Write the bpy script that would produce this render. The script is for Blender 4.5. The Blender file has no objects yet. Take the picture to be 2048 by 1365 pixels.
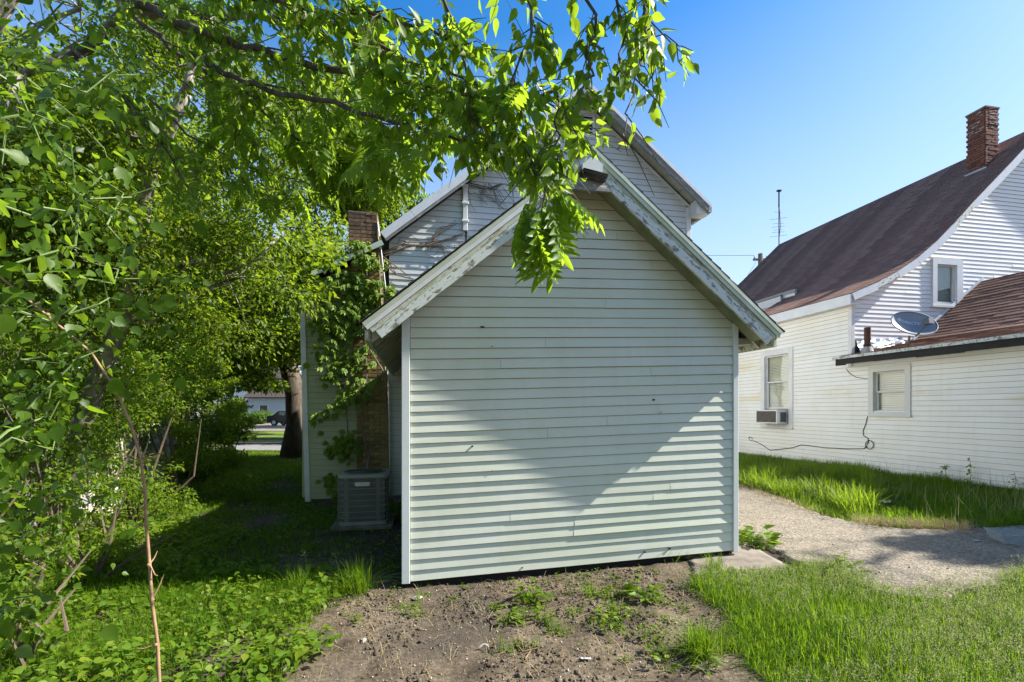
import bpy, math, random
import numpy as np
from mathutils import Vector, Matrix

# ------------------------------------------------------------------ camera, sky, sun, exposure
sc = bpy.context.scene
COL = sc.collection
cam_d = bpy.data.cameras.new("camera")
cam = bpy.data.objects.new("camera", cam_d)
COL.objects.link(cam)
cam.location = (0, 0, 0)
cam.rotation_euler = (math.radians(90), 0, 0)
cam_d.sensor_width = 36
cam_d.lens = 964 / 2048 * 36
cam_d.shift_y = (820 - 682.5) / 2048
cam_d.clip_start = 0.05
cam_d.clip_end = 2000
sc.camera = cam

SUN = Vector((2.132, 0.156, 1.839)).normalized()
world = bpy.data.worlds.new("World")
sc.world = world
world.use_nodes = True
wn = world.node_tree
wn.nodes.clear()
wo = wn.nodes.new("ShaderNodeOutputWorld")
wb = wn.nodes.new("ShaderNodeBackground")
ws = wn.nodes.new("ShaderNodeTexSky")
ws.sky_type = 'NISHITA'
ws.sun_disc = False
ws.sun_elevation = math.asin(SUN.z)
ws.sun_rotation = math.atan2(SUN.x, SUN.y)
ws.altitude = 200
ws.air_density = 1.0
ws.dust_density = 1.05
ws.ozone_density = 3.0
wb.inputs[1].default_value = 0.098
wh = wn.nodes.new("ShaderNodeHueSaturation")
wh.inputs['Saturation'].default_value = 1.38
wn.links.new(ws.outputs[0], wh.inputs['Color'])
wt = wn.nodes.new("ShaderNodeTexCoord")
wsx = wn.nodes.new("ShaderNodeSeparateXYZ")
wn.links.new(wt.outputs['Generated'], wsx.inputs[0])
wmr = wn.nodes.new("ShaderNodeMapRange")
wmr.inputs[1].default_value = 0.62; wmr.inputs[2].default_value = 0.05
wmr.inputs[3].default_value = 0.0; wmr.inputs[4].default_value = 0.95
wn.links.new(wsx.outputs[2], wmr.inputs[0])
wmx = wn.nodes.new("ShaderNodeMix"); wmx.data_type = 'RGBA'
wn.links.new(wmr.outputs[0], wmx.inputs[0])
wn.links.new(wh.outputs[0], wmx.inputs[6])
wmx.inputs[7].default_value = (3.2, 3.7, 4.2, 1)
wn.links.new(wmx.outputs[2], wb.inputs[0])
wn.links.new(wb.outputs[0], wo.inputs[0])

sun_d = bpy.data.lights.new("sun", 'SUN')
sun_d.energy = 5.0
sun_d.angle = math.radians(0.5)
sun_d.color = (1.0, 0.955, 0.88)
sun = bpy.data.objects.new("sun", sun_d)
COL.objects.link(sun)
sun.rotation_euler = SUN.to_track_quat('Z', 'Y').to_euler()
sun.location = (20, 0, 20)

sc.view_settings.view_transform = 'Standard'
sc.view_settings.look = 'None'
sc.view_settings.gamma = 1
sc.view_settings.exposure = 1.48
sc.view_settings.use_curve_mapping = False
sc.render.engine = 'CYCLES'
sc.cycles.use_denoising = True
sc.cycles.max_bounces = 7
sc.cycles.diffuse_bounces = 4
sc.cycles.transmission_bounces = 5
sc.cycles.sample_clamp_indirect = 8

rng = np.random.default_rng(11)
random.seed(5)

# ------------------------------------------------------------------ frames and helpers
CU, SU = 0.982, 0.189
RZ = math.atan2(SU, CU)


def W(u, d, z):
    return Vector((CU * u - SU * d, SU * u + CU * d, z))


def P(x, y, Y):
    return np.array([(x - 1024) / 964 * Y, Y, (820 - y) / 964 * Y])


def _hash(ix, iy, seed):
    h = (ix.astype(np.int64) * 374761393 + iy.astype(np.int64) * 668265263 + seed * 1442695041) & 0xffffffff
    h = ((h ^ (h >> 13)) * 1274126177) & 0xffffffff
    return ((h ^ (h >> 16)) & 0xffff) / 65535.0


def vnoise(x, y, seed=0):
    x = np.asarray(x, float); y = np.asarray(y, float)
    ix = np.floor(x); iy = np.floor(y)
    fx = x - ix; fy = y - iy
    fx = fx * fx * (3 - 2 * fx); fy = fy * fy * (3 - 2 * fy)
    a = _hash(ix, iy, seed); b = _hash(ix + 1, iy, seed)
    c = _hash(ix, iy + 1, seed); d = _hash(ix + 1, iy + 1, seed)
    return (a + (b - a) * fx) * (1 - fy) + (c + (d - c) * fx) * fy


def gz(x, y):
    x = np.asarray(x, float); y = np.asarray(y, float)
    z = -1.70 + 0.042 * np.clip(x, 0, 9.0)
    far = np.clip((y - 15) / 6, 0, 1)
    z = z * (1 - far) + (-1.60) * far
    near = np.clip((22 - y) / 6, 0, 1)
    return z + near * (0.03 * (vnoise(x * .9 + 40, y * .9 + 40, 3) - .5))


def gp(px, py):
    Y = 964 * 1.65 / (py - 820)
    for _ in range(12):
        X = (px - 1024) / 964 * Y
        Y = 964 * (-float(gz(X, Y))) / (py - 820)
    return ((px - 1024) / 964 * Y, Y)


def inpoly(x, y, poly):
    x = np.asarray(x); y = np.asarray(y)
    res = np.zeros(x.shape, bool)
    n = len(poly)
    for i in range(n):
        x1, y1 = poly[i]; x2, y2 = poly[(i + 1) % n]
        c = ((y1 > y) != (y2 > y)) & (x < (x2 - x1) * (y - y1) / ((y2 - y1) if y2 != y1 else 1e-9) + x1)
        res ^= c
    return res


def props(o, label=None, cat=None, group=None, kind=None):
    if label: o["label"] = label
    if cat: o["category"] = cat
    if group: o["group"] = group
    if kind: o["kind"] = kind
    return o


def empty(name, loc, label, cat, group=None, rz=0.0):
    o = bpy.data.objects.new(name, None)
    o.empty_display_size = 0.1
    COL.objects.link(o)
    o.location = loc
    o.rotation_euler = (0, 0, rz)
    return props(o, label, cat, group)


def link(name, me, parent=None, m=None):
    o = bpy.data.objects.new(name, me)
    COL.objects.link(o)
    if parent is not None: o.parent = parent
    if m is not None:
        me.materials.clear() if len(me.materials) else None
        me.materials.append(m)
    return o


def mesh_np(name, V, F, m, smooth=False):
    """F: int array (n,k)"""
    V = np.asarray(V, np.float32); F = np.asarray(F, np.int32)
    me = bpy.data.meshes.new(name)
    k = F.shape[1]
    me.vertices.add(len(V)); me.vertices.foreach_set("co", V.ravel())
    me.loops.add(F.size); me.loops.foreach_set("vertex_index", F.ravel())
    me.polygons.add(len(F))
    me.polygons.foreach_set("loop_start", np.arange(0, F.size, k, dtype=np.int32))
    me.polygons.foreach_set("loop_total", np.full(len(F), k, np.int32))
    if smooth: me.polygons.foreach_set("use_smooth", np.ones(len(F), bool))
    me.update(calc_edges=True)
    if m is not None: me.materials.append(m)
    return me


class MB:
    def __init__(s):
        s.v = []; s.f = []

    def add(s, vs, fs):
        n = len(s.v)
        s.v += [tuple(map(float, p)) for p in vs]
        s.f += [tuple(i + n for i in f) for f in fs]
        return s

    def box(s, x0, x1, y0, y1, z0, z1):
        return s.add([(x0, y0, z0), (x1, y0, z0), (x1, y1, z0), (x0, y1, z0), (x0, y0, z1), (x1, y0, z1), (x1, y1, z1), (x0, y1, z1)],
                     [(3, 2, 1, 0), (4, 5, 6, 7), (0, 1, 5, 4), (1, 2, 6, 5), (2, 3, 7, 6), (3, 0, 4, 7)])

    def prism(s, poly, f0, f1):
        """poly list of 2D, f0/f1 map 2D -> 3D for both caps"""
        n = len(poly)
        vs = [f0(*p) for p in poly] + [f1(*p) for p in poly]
        fs = [tuple(range(n)), tuple(range(2 * n - 1, n - 1, -1))]
        for i in range(n):
            j = (i + 1) % n
            fs.append((i, i + n, j + n, j))
        return s.add(vs, fs)

    def tube(s, pts, rad, n=6, cap=True):
        pts = [Vector(p) for p in pts]
        if not hasattr(rad, '__len__'): rad = [rad] * len(pts)
        t = (pts[1] - pts[0]).normalized()
        a = t.orthogonal().normalized()
        base = len(s.v)
        for i, p in enumerate(pts):
            if i == 0: tt = pts[1] - pts[0]
            elif i == len(pts) - 1: tt = pts[-1] - pts[-2]
            else: tt = pts[i + 1] - pts[i - 1]
            tt.normalize()
            a = a - tt * a.dot(tt)
            if a.length < 1e-6: a = tt.orthogonal()
            a.normalize()
            b = tt.cross(a)
            for k in range(n):
                th = 2 * math.pi * k / n
                q = p + (a * math.cos(th) + b * math.sin(th)) * rad[i]
                s.v.append(tuple(q))
        for i in range(len(pts) - 1):
            for k in range(n):
                k2 = (k + 1) % n
                s.f.append((base + i * n + k, base + i * n + k2, base + (i + 1) * n + k2, base + (i + 1) * n + k))
        if cap:
            s.f.append(tuple(base + k for k in range(n - 1, -1, -1)))
            e = base + (len(pts) - 1) * n
            s.f.append(tuple(e + k for k in range(n)))
        return s

    def mesh(s, name, m, org=(0, 0, 0), smooth=False):
        me = bpy.data.meshes.new(name)
        ox, oy, oz = org
        me.from_pydata([(x - ox, y - oy, z - oz) for x, y, z in s.v], [], s.f)
        if smooth:
            me.polygons.foreach_set("use_smooth", [True] * len(me.polygons))
        me.update()
        if m is not None: me.materials.append(m)
        return me

    def obj(s, name, m, parent=None, org=(0, 0, 0), smooth=False):
        return link(name, s.mesh(name, m, org, smooth), parent)


def bevel(o, w=0.004, seg=2):
    b = o.modifiers.new("bevel", 'BEVEL')
    b.width = w; b.segments = seg; b.limit_method = 'ANGLE'
    return o


# ------------------------------------------------------------------ materials
def newmat(name):
    m = bpy.data.materials.new(name)
    m.use_nodes = True
    nt = m.node_tree
    nt.nodes.clear()
    out = nt.nodes.new("ShaderNodeOutputMaterial")
    b = nt.nodes.new("ShaderNodeBsdfPrincipled")
    nt.links.new(b.outputs[0], out.inputs[0])
    return m, nt, b, out


def N(nt, t, **kw):
    n = nt.nodes.new(t)
    for k, v in kw.items():
        if k.startswith('i_'):
            key = k[2:]
            n.inputs[int(key) if key.isdigit() else key].default_value = v
        else:
            setattr(n, k, v)
    return n


def noise(nt, scale, detail=4, rough=.55, stretch=None, coord='Object', dist=0):
    tc = N(nt, "ShaderNodeTexCoord")
    src = tc.outputs[coord]
    if stretch:
        mp = N(nt, "ShaderNodeMapping")
        mp.inputs['Scale'].default_value = stretch
        nt.links.new(src, mp.inputs[0]); src = mp.outputs[0]
    n = N(nt, "ShaderNodeTexNoise", i_Scale=scale, i_Detail=detail, i_Roughness=rough, i_Distortion=dist)
    nt.links.new(src, n.inputs['Vector'])
    return n.outputs['Fac']


def ramp(nt, fac, stops):
    r = N(nt, "ShaderNodeValToRGB")
    e = r.color_ramp.elements
    while len(e) > 1: e.remove(e[0])
    e[0].position = stops[0][0]; e[0].color = (*stops[0][1], 1) if len(stops[0][1]) == 3 else stops[0][1]
    for p, c in stops[1:]:
        x = e.new(p); x.color = (*c, 1)
    nt.links.new(fac, r.inputs[0])
    return r.outputs[0]


def mixc(nt, fac, a, b, mode='MIX'):
    mx = N(nt, "ShaderNodeMix", data_type='RGBA', blend_type=mode)
    for idx, v in ((0, fac), (6, a), (7, b)):
        if isinstance(v, (int, float)): mx.inputs[idx].default_value = v
        elif isinstance(v, tuple): mx.inputs[idx].default_value = (*v, 1)
        else: nt.links.new(v, mx.inputs[idx])
    return mx.outputs[2]


def bump(nt, b, h, strength=.3, dist=.01):
    bp = N(nt, "ShaderNodeBump", i_Strength=strength, i_Distance=dist)
    nt.links.new(h, bp.inputs['Height'])
    nt.links.new(bp.outputs[0], b.inputs['Normal'])


def g3(v): return (v, v, v)


def simple(name, c, rough=.6, var=.25, scale=6, metallic=0, bumps=0, stretch=None, spec=.4, tint=None):
    m, nt, b, o = newmat(name)
    f = noise(nt, scale, 5, .6, stretch)
    c2 = tint or tuple(x * (1 - var) for x in c)
    col = ramp(nt, f, [(.3, c2), (.7, c)])
    nt.links.new(col, b.inputs['Base Color'])
    b.inputs['Roughness'].default_value = rough
    b.inputs['Metallic'].default_value = metallic
    b.inputs['Specular IOR Level'].default_value = spec
    if bumps:
        bump(nt, b, noise(nt, scale * 6, 4, .6, stretch), bumps, .004)
    return m


def siding_mat(name, c, dirt, rough=.42, amt=.5, mildew=None, mild_pos=None):
    m, nt, b, o = newmat(name)
    f1 = noise(nt, 1.3, 5, .6)
    f2 = noise(nt, 9, 4, .65, (1.0, 1.0, .12))
    f3 = noise(nt, 60, 2, .5, (.08, .08, 1))
    col = mixc(nt, ramp(nt, f1, [(.42, (0, 0, 0)), (.72, g3(amt))]), c, dirt)
    col = mixc(nt, ramp(nt, f2, [(.5, (0, 0, 0)), (.8, g3(amt * .6))]), col, tuple(x * .8 for x in dirt))
    oi = N(nt, "ShaderNodeObjectInfo")
    col = mixc(nt, ramp(nt, oi.outputs['Random'], [(0, (0, 0, 0)), (1, g3(.10))]), col, tuple(x * .72 for x in c))
    sp = noise(nt, 45, 2, .5)
    col = mixc(nt, ramp(nt, sp, [(.74, (0, 0, 0)), (.80, g3(.35))]), col, tuple(x * .45 for x in dirt))
    if mildew:
        tc = N(nt, "ShaderNodeTexCoord")
        sx = N(nt, "ShaderNodeSeparateXYZ"); nt.links.new(tc.outputs['Object'], sx.inputs[0])
        msk_ = ramp(nt, noise(nt, mild_pos[0], 6, .68, mild_pos[1]), [(mild_pos[2], (0, 0, 0)), (mild_pos[2] + .16, g3(mild_pos[3]))])
        col = mixc(nt, msk_, col, mildew)
    nt.links.new(col, b.inputs['Base Color'])
    b.inputs['Roughness'].default_value = rough
    b.inputs['Specular IOR Level'].default_value = .3
    bump(nt, b, f3, .06, .003)
    return m


def peel_mat(name, paint, wood, lo, hi, moss=None):
    m, nt, b, o = newmat(name)
    f = noise(nt, 7, 8, .72, (1.0, 3.0, 3.0))
    msk = ramp(nt, f, [(lo, (0, 0, 0)), (hi, (1, 1, 1))])
    grain = noise(nt, 30, 4, .6, (.15, 3, 3))
    wcol = ramp(nt, grain, [(.3, tuple(x * .45 for x in wood)), (.7, wood)])
    crack = noise(nt, 55, 3, .7, (.4, 1.5, 1.5))
    pcol = mixc(nt, ramp(nt, crack, [(.30, g3(.75)), (.40, (0, 0, 0))]), paint, tuple(x * .4 for x in wood))
    if moss:
        pcol = mixc(nt, ramp(nt, noise(nt, 4, 5, .6, (.6, 4, 4)), [(.45, (0, 0, 0)), (.62, g3(.85))]), pcol, moss)
    col = mixc(nt, msk, wcol, pcol)
    nt.links.new(col, b.inputs['Base Color'])
    b.inputs['Roughness'].default_value = .75
    bump(nt, b, msk, .5, .004)
    return m


def leaf_mat(name, dark, light, trans, tfac=.45, rough=.45, hue2=None, spec=.22):
    m, nt, b, out = newmat(name)
    ge = N(nt, "ShaderNodeNewGeometry"); oi = N(nt, "ShaderNodeObjectInfo")
    ad = N(nt, "ShaderNodeMath", operation='ADD'); fr = N(nt, "ShaderNodeMath", operation='FRACT')
    nt.links.new(ge.outputs['Random Per Island'], ad.inputs[0]); nt.links.new(oi.outputs['Random'], ad.inputs[1])
    nt.links.new(ad.outputs[0], fr.inputs[0])
    stops = [(0, dark), (.75, light)]
    if hue2: stops.append((1.0, hue2))
    col = ramp(nt, fr.outputs[0], stops)
    blotch = noise(nt, 35, 3, .6)
    col = mixc(nt, ramp(nt, blotch, [(.35, (0, 0, 0)), (.8, g3(.35))]), col, tuple(x * .55 for x in dark))
    nt.links.new(col, b.inputs['Base Color'])
    b.inputs['Roughness'].default_value = rough
    b.inputs['Specular IOR Level'].default_value = spec
    tr = N(nt, "ShaderNodeBsdfTranslucent")
    tcol = mixc(nt, fr.outputs[0], tuple(x * .7 for x in trans), trans)
    nt.links.new(tcol, tr.inputs[0])
    mx = N(nt, "ShaderNodeMixShader"); mx.inputs[0].default_value = tfac
    nt.links.new(b.outputs[0], mx.inputs[1]); nt.links.new(tr.outputs[0], mx.inputs[2])
    nt.links.new(mx.outputs[0], out.inputs[0])
    return m


def brick_mat(name, c1, c2, soot):
    m, nt, b, o = newmat(name)
    oi = N(nt, "ShaderNodeObjectInfo")
    col = ramp(nt, oi.outputs['Random'], [(0, c1), (.6, c2), (1, tuple(x * .6 for x in c2))])
    f = noise(nt, 7, 6, .7)
    col = mixc(nt, ramp(nt, f, [(.45, (0, 0, 0)), (.62, g3(.8))]), col, soot)
    nt.links.new(col, b.inputs['Base Color'])
    b.inputs['Roughness'].default_value = .9
    bump(nt, b, noise(nt, 70, 4, .65), .5, .004)
    return m


def bark_mat(name, a, c, scale=8):
    m, nt, b, o = newmat(name)
    f = noise(nt, scale, 7, .7, (2.2, 2.2, .35), dist=.6)
    nt.links.new(ramp(nt, f, [(.3, tuple(x * .35 for x in a)), (.5, a), (.72, c)]), b.inputs['Base Color'])
    b.inputs['Roughness'].default_value = .9
    bump(nt, b, f, .9, .02)
    return m


def shingle_mat(name, c, c2):
    m, nt, b, o = newmat(name)
    ge = N(nt, "ShaderNodeNewGeometry")
    col = ramp(nt, ge.outputs['Random Per Island'], [(0, tuple(x * .72 for x in c)), (.5, c), (1, c2)])
    col = mixc(nt, ramp(nt, noise(nt, 130, 3, .7), [(.35, g3(.45)), (.6, (0, 0, 0))]), col, tuple(x * .4 for x in c))
    col = mixc(nt, ramp(nt, noise(nt, .7, 4, .6), [(.4, (0, 0, 0)), (.7, g3(.35))]), col, tuple(x * .7 for x in c))
    nt.links.new(col, b.inputs['Base Color'])
    b.inputs['Roughness'].default_value = .95
    b.inputs['Specular IOR Level'].default_value = .15
    bump(nt, b, noise(nt, 160, 3, .7), .5, .003)
    return m


M = {}
M['shed_siding'] = siding_mat("shed_siding", (.635, .65, .545), (.50, .52, .40), amt=.30, mildew=(.52, .56, .40), mild_pos=(.8, (1, 1, 1.2), .46, .55))
M['house_siding'] = siding_mat("house_siding", (.62, .63, .62), (.44, .43, .37), amt=.35)
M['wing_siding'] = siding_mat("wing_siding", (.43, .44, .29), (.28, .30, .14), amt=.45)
M['white_siding'] = siding_mat("white_siding", (.80, .79, .77), (.62, .56, .44), amt=.22)
M['cream_siding'] = siding_mat("cream_siding", (.85, .84, .785), (.68, .60, .44), amt=.26, mildew=(.70, .56, .30), mild_pos=(.8, (1, .35, 1.6), .55, .75))
M['trim'] = simple("trim_metal", (.66, .69, .66), .4, .10, 3)
M['white_trim'] = simple("white_trim", (.74, .73, .71), .5, .18, 4)
M['old_trim'] = peel_mat("old_window_paint", (.66, .65, .60), (.30, .27, .22), .30, .34)
M['fascia'] = simple("fascia_metal", (.60, .66, .60), .38, .12, 2.5, tint=(.40, .46, .30))
M['white_metal'] = simple("white_fascia", (.70, .71, .72), .32, .14, 5, spec=.5)
M['peel'] = peel_mat("peeling_paint", (.60, .64, .60), (.28, .26, .22), .44, .47)
M['peel_heavy'] = peel_mat("flaking_paint", (.52, .55, .45), (.27, .25, .21), .42, .46, moss=(.25, .28, .12))
M['wood_grey'] = peel_mat("weathered_wood", (.50, .52, .48), (.30, .29, .27), .56, .60)
M['rot'] = simple("rotten_wood", (.11, .10, .085), .95, .6, 14, bumps=.7, stretch=(.4, 2, 2))
M['soffit_olive'] = simple("olive_shade_soffit", (.27, .30, .19), .8, .4, 5, bumps=.2)  # dark olive puts the greenish shade of the wall top into the soffit colour
M['soffit'] = simple("soffit_boards", (.46, .47, .40), .7, .4, 5, bumps=.2)
M['groove'] = simple("lap_grime_shade", (.36, .32, .23), .9, .4, 4)  # brown grime tone that also paints in the shade line under each lap
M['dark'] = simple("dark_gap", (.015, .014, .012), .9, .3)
M['tar'] = simple("black_rot_fascia", (.022, .021, .02), .75, .5, 8, bumps=.5)
M['backing'] = simple("wall_backing", (.35, .34, .31), .9, .2)
M['roof_brown'] = shingle_mat("brown_shingles", (.235, .132, .098), (.31, .185, .138))
M['roof_dark'] = shingle_mat("dark_shingles", (.06, .05, .045), (.09, .075, .065))
M['brick_tan'] = brick_mat("tan_brick", (.36, .25, .09), (.26, .17, .065), (.10, .085, .035))
M['brick_red'] = brick_mat("red_brick", (.30, .105, .055), (.20, .075, .045), (.055, .045, .04))
M['brick_orange'] = brick_mat("weathered_orange_brick", (.36, .19, .09), (.20, .11, .06), (.05, .045, .035))
M['mortar'] = simple("mortar", (.24, .22, .17), .95, .5, 20, bumps=.4)
M['mortar_light'] = simple("pale_mortar", (.42, .39, .34), .95, .35, 25, bumps=.5)
M['lead'] = simple("flashing_metal", (.48, .52, .54), .35, .3, 6, metallic=.6)
M['ac_metal'] = simple("condenser_paint", (.29, .29, .235), .45, .25, 5)
M['ac_dark'] = simple("condenser_coil", (.07, .072, .06), .6, .4, 30)
M['black_plastic'] = simple("black_plastic", (.02, .02, .02), .4, .3)
M['rust'] = simple("rusty_pipe", (.105, .05, .036), .85, .5, 12, bumps=.4)
M['dish'] = simple("dish_paint", (.22, .25, .28), .35, .12, 4)
M['dish_arm'] = simple("dish_arm_steel", (.20, .20, .18), .5, .3, 8, metallic=.5)
M['dish_text'] = simple("pale_lettering", (.80, .84, .90), .5, .05)
M['lnb'] = simple("feed_horn_grey", (.10, .12, .15), .5, .2)
M['pole'] = bark_mat("pole_wood", (.20, .17, .14), (.30, .27, .23), 5)
M['wire'] = simple("cable_black", (.03, .03, .03), .6, .2)
M['bark'] = bark_mat("bark_brown", (.085, .065, .046), (.16, .13, .095))
M['bark_grey'] = bark_mat("bark_grey", (.26, .23, .19), (.42, .38, .33), 6)
M['twig'] = simple("twig_bark", (.13, .095, .065), .85, .4, 20)
M['vine_stem'] = simple("vine_stem", (.34, .21, .11), .7, .4, 15)
M['dry_vine'] = simple("dry_vine", (.20, .16, .13), .9, .5, 15)
M['leaf_walnut'] = leaf_mat("canopy_leaf", (.055, .115, .010), (.110, .19, .018), (.42, .62, .03), .52, .42)
M['leaf_vine'] = leaf_mat("large_leaf", (.028, .066, .006), (.068, .125, .010), (.30, .48, .02), .48, .40)
M['leaf_maple'] = leaf_mat("tree_leaf", (.035, .075, .006), (.085, .140, .010), (.33, .46, .02), .48, .5, (.14, .17, .015))
M['leaf_far'] = leaf_mat("far_leaf", (.045, .095, .018), (.085, .145, .030), (.24, .38, .05), .45, .5)
M['leaf_shrub'] = leaf_mat("shrub_leaf", (.045, .100, .008), (.095, .165, .012), (.34, .48, .025), .48, .45, (.16, .20, .015))
M['leaf_ivy'] = leaf_mat("creeper_leaf", (.11, .19, .025), (.19, .28, .04), (.40, .55, .05), .42, .5)
M['leaf_weed'] = leaf_mat("weed_leaf", (.060, .130, .008), (.115, .19, .012), (.36, .52, .025), .45, .5, (.17, .21, .02))
M['grass'] = leaf_mat("grass_blade", (.045, .115, .004), (.085, .175, .007), (.28, .46, .015), .45, .6, (.20, .20, .04), spec=.08)
M['grass_dry'] = leaf_mat("dry_grass", (.32, .24, .11), (.42, .33, .17), (.40, .32, .16), .25, .8)
M['seed'] = leaf_mat("seed_head", (.30, .31, .13), (.42, .40, .21), (.45, .45, .2), .35, .8)
M['twig_dry'] = simple("dry_twig", (.22, .14, .085), .9, .4, 25)
M['paper'] = simple("paper_scrap", (.42, .41, .39), .7, .15)
M['stone'] = simple("pale_stone", (.34, .31, .27), .9, .35, 25, bumps=.5)
M['asphalt'] = simple("asphalt", (.20, .195, .19), .9, .2, 3, bumps=.2)
M['concrete'] = simple("concrete", (.25, .21, .165), .95, .55, 5, bumps=.5)
M['curb'] = simple("curb_dust", (.44, .33, .18), .95, .3, 2)


def ground_mat():
    m, nt, b, o = newmat("bare_soil")
    f = noise(nt, 2.2, 8, .68, coord='Object')
    f2 = noise(nt, 30, 6, .7, coord='Object')
    f3 = noise(nt, .55, 3, .6, coord='Object')
    col = ramp(nt, f, [(.30, (.036, .027, .019)), (.48, (.125, .099, .068)), (.66, (.235, .185, .128))])
    col = mixc(nt, ramp(nt, f2, [(.35, g3(.7)), (.6, (0, 0, 0))]), col, (.030, .023, .017))
    vo = N(nt, "ShaderNodeTexVoronoi", i_Scale=75.0)
    tc = N(nt, "ShaderNodeTexCoord"); nt.links.new(tc.outputs['Object'], vo.inputs['Vector'])
    col = mixc(nt, ramp(nt, vo.outputs['Distance'], [(.12, g3(.55)), (.22, (0, 0, 0))]), col, (.20, .165, .12))
    col = mixc(nt, ramp(nt, f3, [(.48, (0, 0, 0)), (.60, g3(.7))]), col, (.048, .041, .036))
    nt.links.new(col, b.inputs['Base Color'])
    b.inputs['Roughness'].default_value = 1
    b.inputs['Specular IOR Level'].default_value = .1
    bump(nt, b, f2, .9, .02)
    return m


def lawn_mat(name, a, c):
    m, nt, b, o = newmat(name)
    f = noise(nt, 14, 6, .75)
    f3 = noise(nt, .5, 3, .6)
    col = ramp(nt, f, [(.3, tuple(x * .5 for x in a)), (.5, a), (.72, c)])
    col = mixc(nt, ramp(nt, f3, [(.4, (0, 0, 0)), (.7, g3(.4))]), col, (.15, .16, .05))
    nt.links.new(col, b.inputs['Base Color'])
    b.inputs['Roughness'].default_value = 1
    b.inputs['Specular IOR Level'].default_value = .05
    bump(nt, b, f, 1, .05)
    return m


def path_mat():
    m, nt, b, o = newmat("gravel_concrete")
    f = noise(nt, 1.6, 6, .6)
    vo = N(nt, "ShaderNodeTexVoronoi", i_Scale=48.0)
    tc = N(nt, "ShaderNodeTexCoord"); nt.links.new(tc.outputs['Object'], vo.inputs['Vector'])
    col = ramp(nt, f, [(.3, (.11, .090, .060)), (.62, (.225, .186, .128))])
    col = mixc(nt, .55, col, ramp(nt, vo.outputs['Color'], [(.15, (.055, .045, .032)), (.5, (.19, .158, .108)), (.9, (.40, .34, .25))]))
    col = mixc(nt, ramp(nt, noise(nt, 90, 4, .7), [(.38, g3(.6)), (.52, (0, 0, 0))]), col, (.11, .095, .08))
    nt.links.new(col, b.inputs['Base Color'])
    b.inputs['Roughness'].default_value = .95
    bump(nt, b, vo.outputs['Distance'], .7, .012)
    return m


def glass_mat():
    m, nt, b, out = newmat("window_glass")
    gl = N(nt, "ShaderNodeBsdfGlossy"); gl.inputs['Roughness'].default_value = .015
    tr = N(nt, "ShaderNodeBsdfTransparent"); tr.inputs[0].default_value = (.86, .90, .88, 1)
    lw = N(nt, "ShaderNodeLayerWeight"); lw.inputs[0].default_value = .35
    bp = N(nt, "ShaderNodeBump", i_Strength=.10, i_Distance=.02)
    nt.links.new(noise(nt, 2.6, 2, .5), bp.inputs['Height'])
    nt.links.new(bp.outputs[0], gl.inputs['Normal'])
    mx = N(nt, "ShaderNodeMixShader")
    ma = N(nt, "ShaderNodeMath", operation='MULTIPLY_ADD'); ma.inputs[1].default_value = .30; ma.inputs[2].default_value = .07
    nt.links.new(lw.outputs['Facing'], ma.inputs[0]); nt.links.new(ma.outputs[0], mx.inputs[0])
    nt.links.new(tr.outputs[0], mx.inputs[1]); nt.links.new(gl.outputs[0], mx.inputs[2])
    nt.links.new(mx.outputs[0], out.inputs[0])
    return m


def clear_mat():
    m, nt, b, out = newmat("clear_plastic")
    b.inputs['Base Color'].default_value = (.36, .39, .39, 1)
    b.inputs['Roughness'].default_value = .25
    tr = N(nt, "ShaderNodeBsdfTransparent")
    mx = N(nt, "ShaderNodeMixShader"); mx.inputs[0].default_value = .28
    nt.links.new(tr.outputs[0], mx.inputs[1]); nt.links.new(b.outputs[0], mx.inputs[2])
    nt.links.new(mx.outputs[0], out.inputs[0])
    return m


M['soil'] = ground_mat()
M['lawn'] = lawn_mat("far_lawn", (.11, .17, .03), (.19, .26, .05))
M['path'] = path_mat()
M['glass'] = glass_mat()
M['clear'] = clear_mat()
M['blind'] = simple("window_blind", (.80, .74, .58), .7, .12, 3)
M['interior'] = simple("dim_interior", (.10, .10, .09), .9, .3)


# ------------------------------------------------------------------ building helpers (u,d,z frame)
class Frame:
    def __init__(s, name, u, d, z, label, cat):
        s.org = (u, d, z)
        s.root = empty(name, W(u, d, z), label, cat, rz=RZ)

    def part(s, name, mb, m, parent=None, smooth=False):
        return mb.obj(name, m, parent or s.root, s.org, smooth)


def srange(poly, c, slope, s_ref):
    """s interval where convex poly meets the line z - slope*(s-s_ref) = c"""
    xs = []
    n = len(poly)
    for i in range(n):
        s1, z1 = poly[i]; s2, z2 = poly[(i + 1) % n]
        a = z1 - slope * (s1 - s_ref) - c; b = z2 - slope * (s2 - s_ref) - c
        if abs(a) < 1e-9: xs.append(s1)
        if a * b < 0: xs.append(s1 + (s2 - s1) * a / (a - b))
    if len(xs) < 1: return None
    return min(xs), max(xs)


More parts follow.
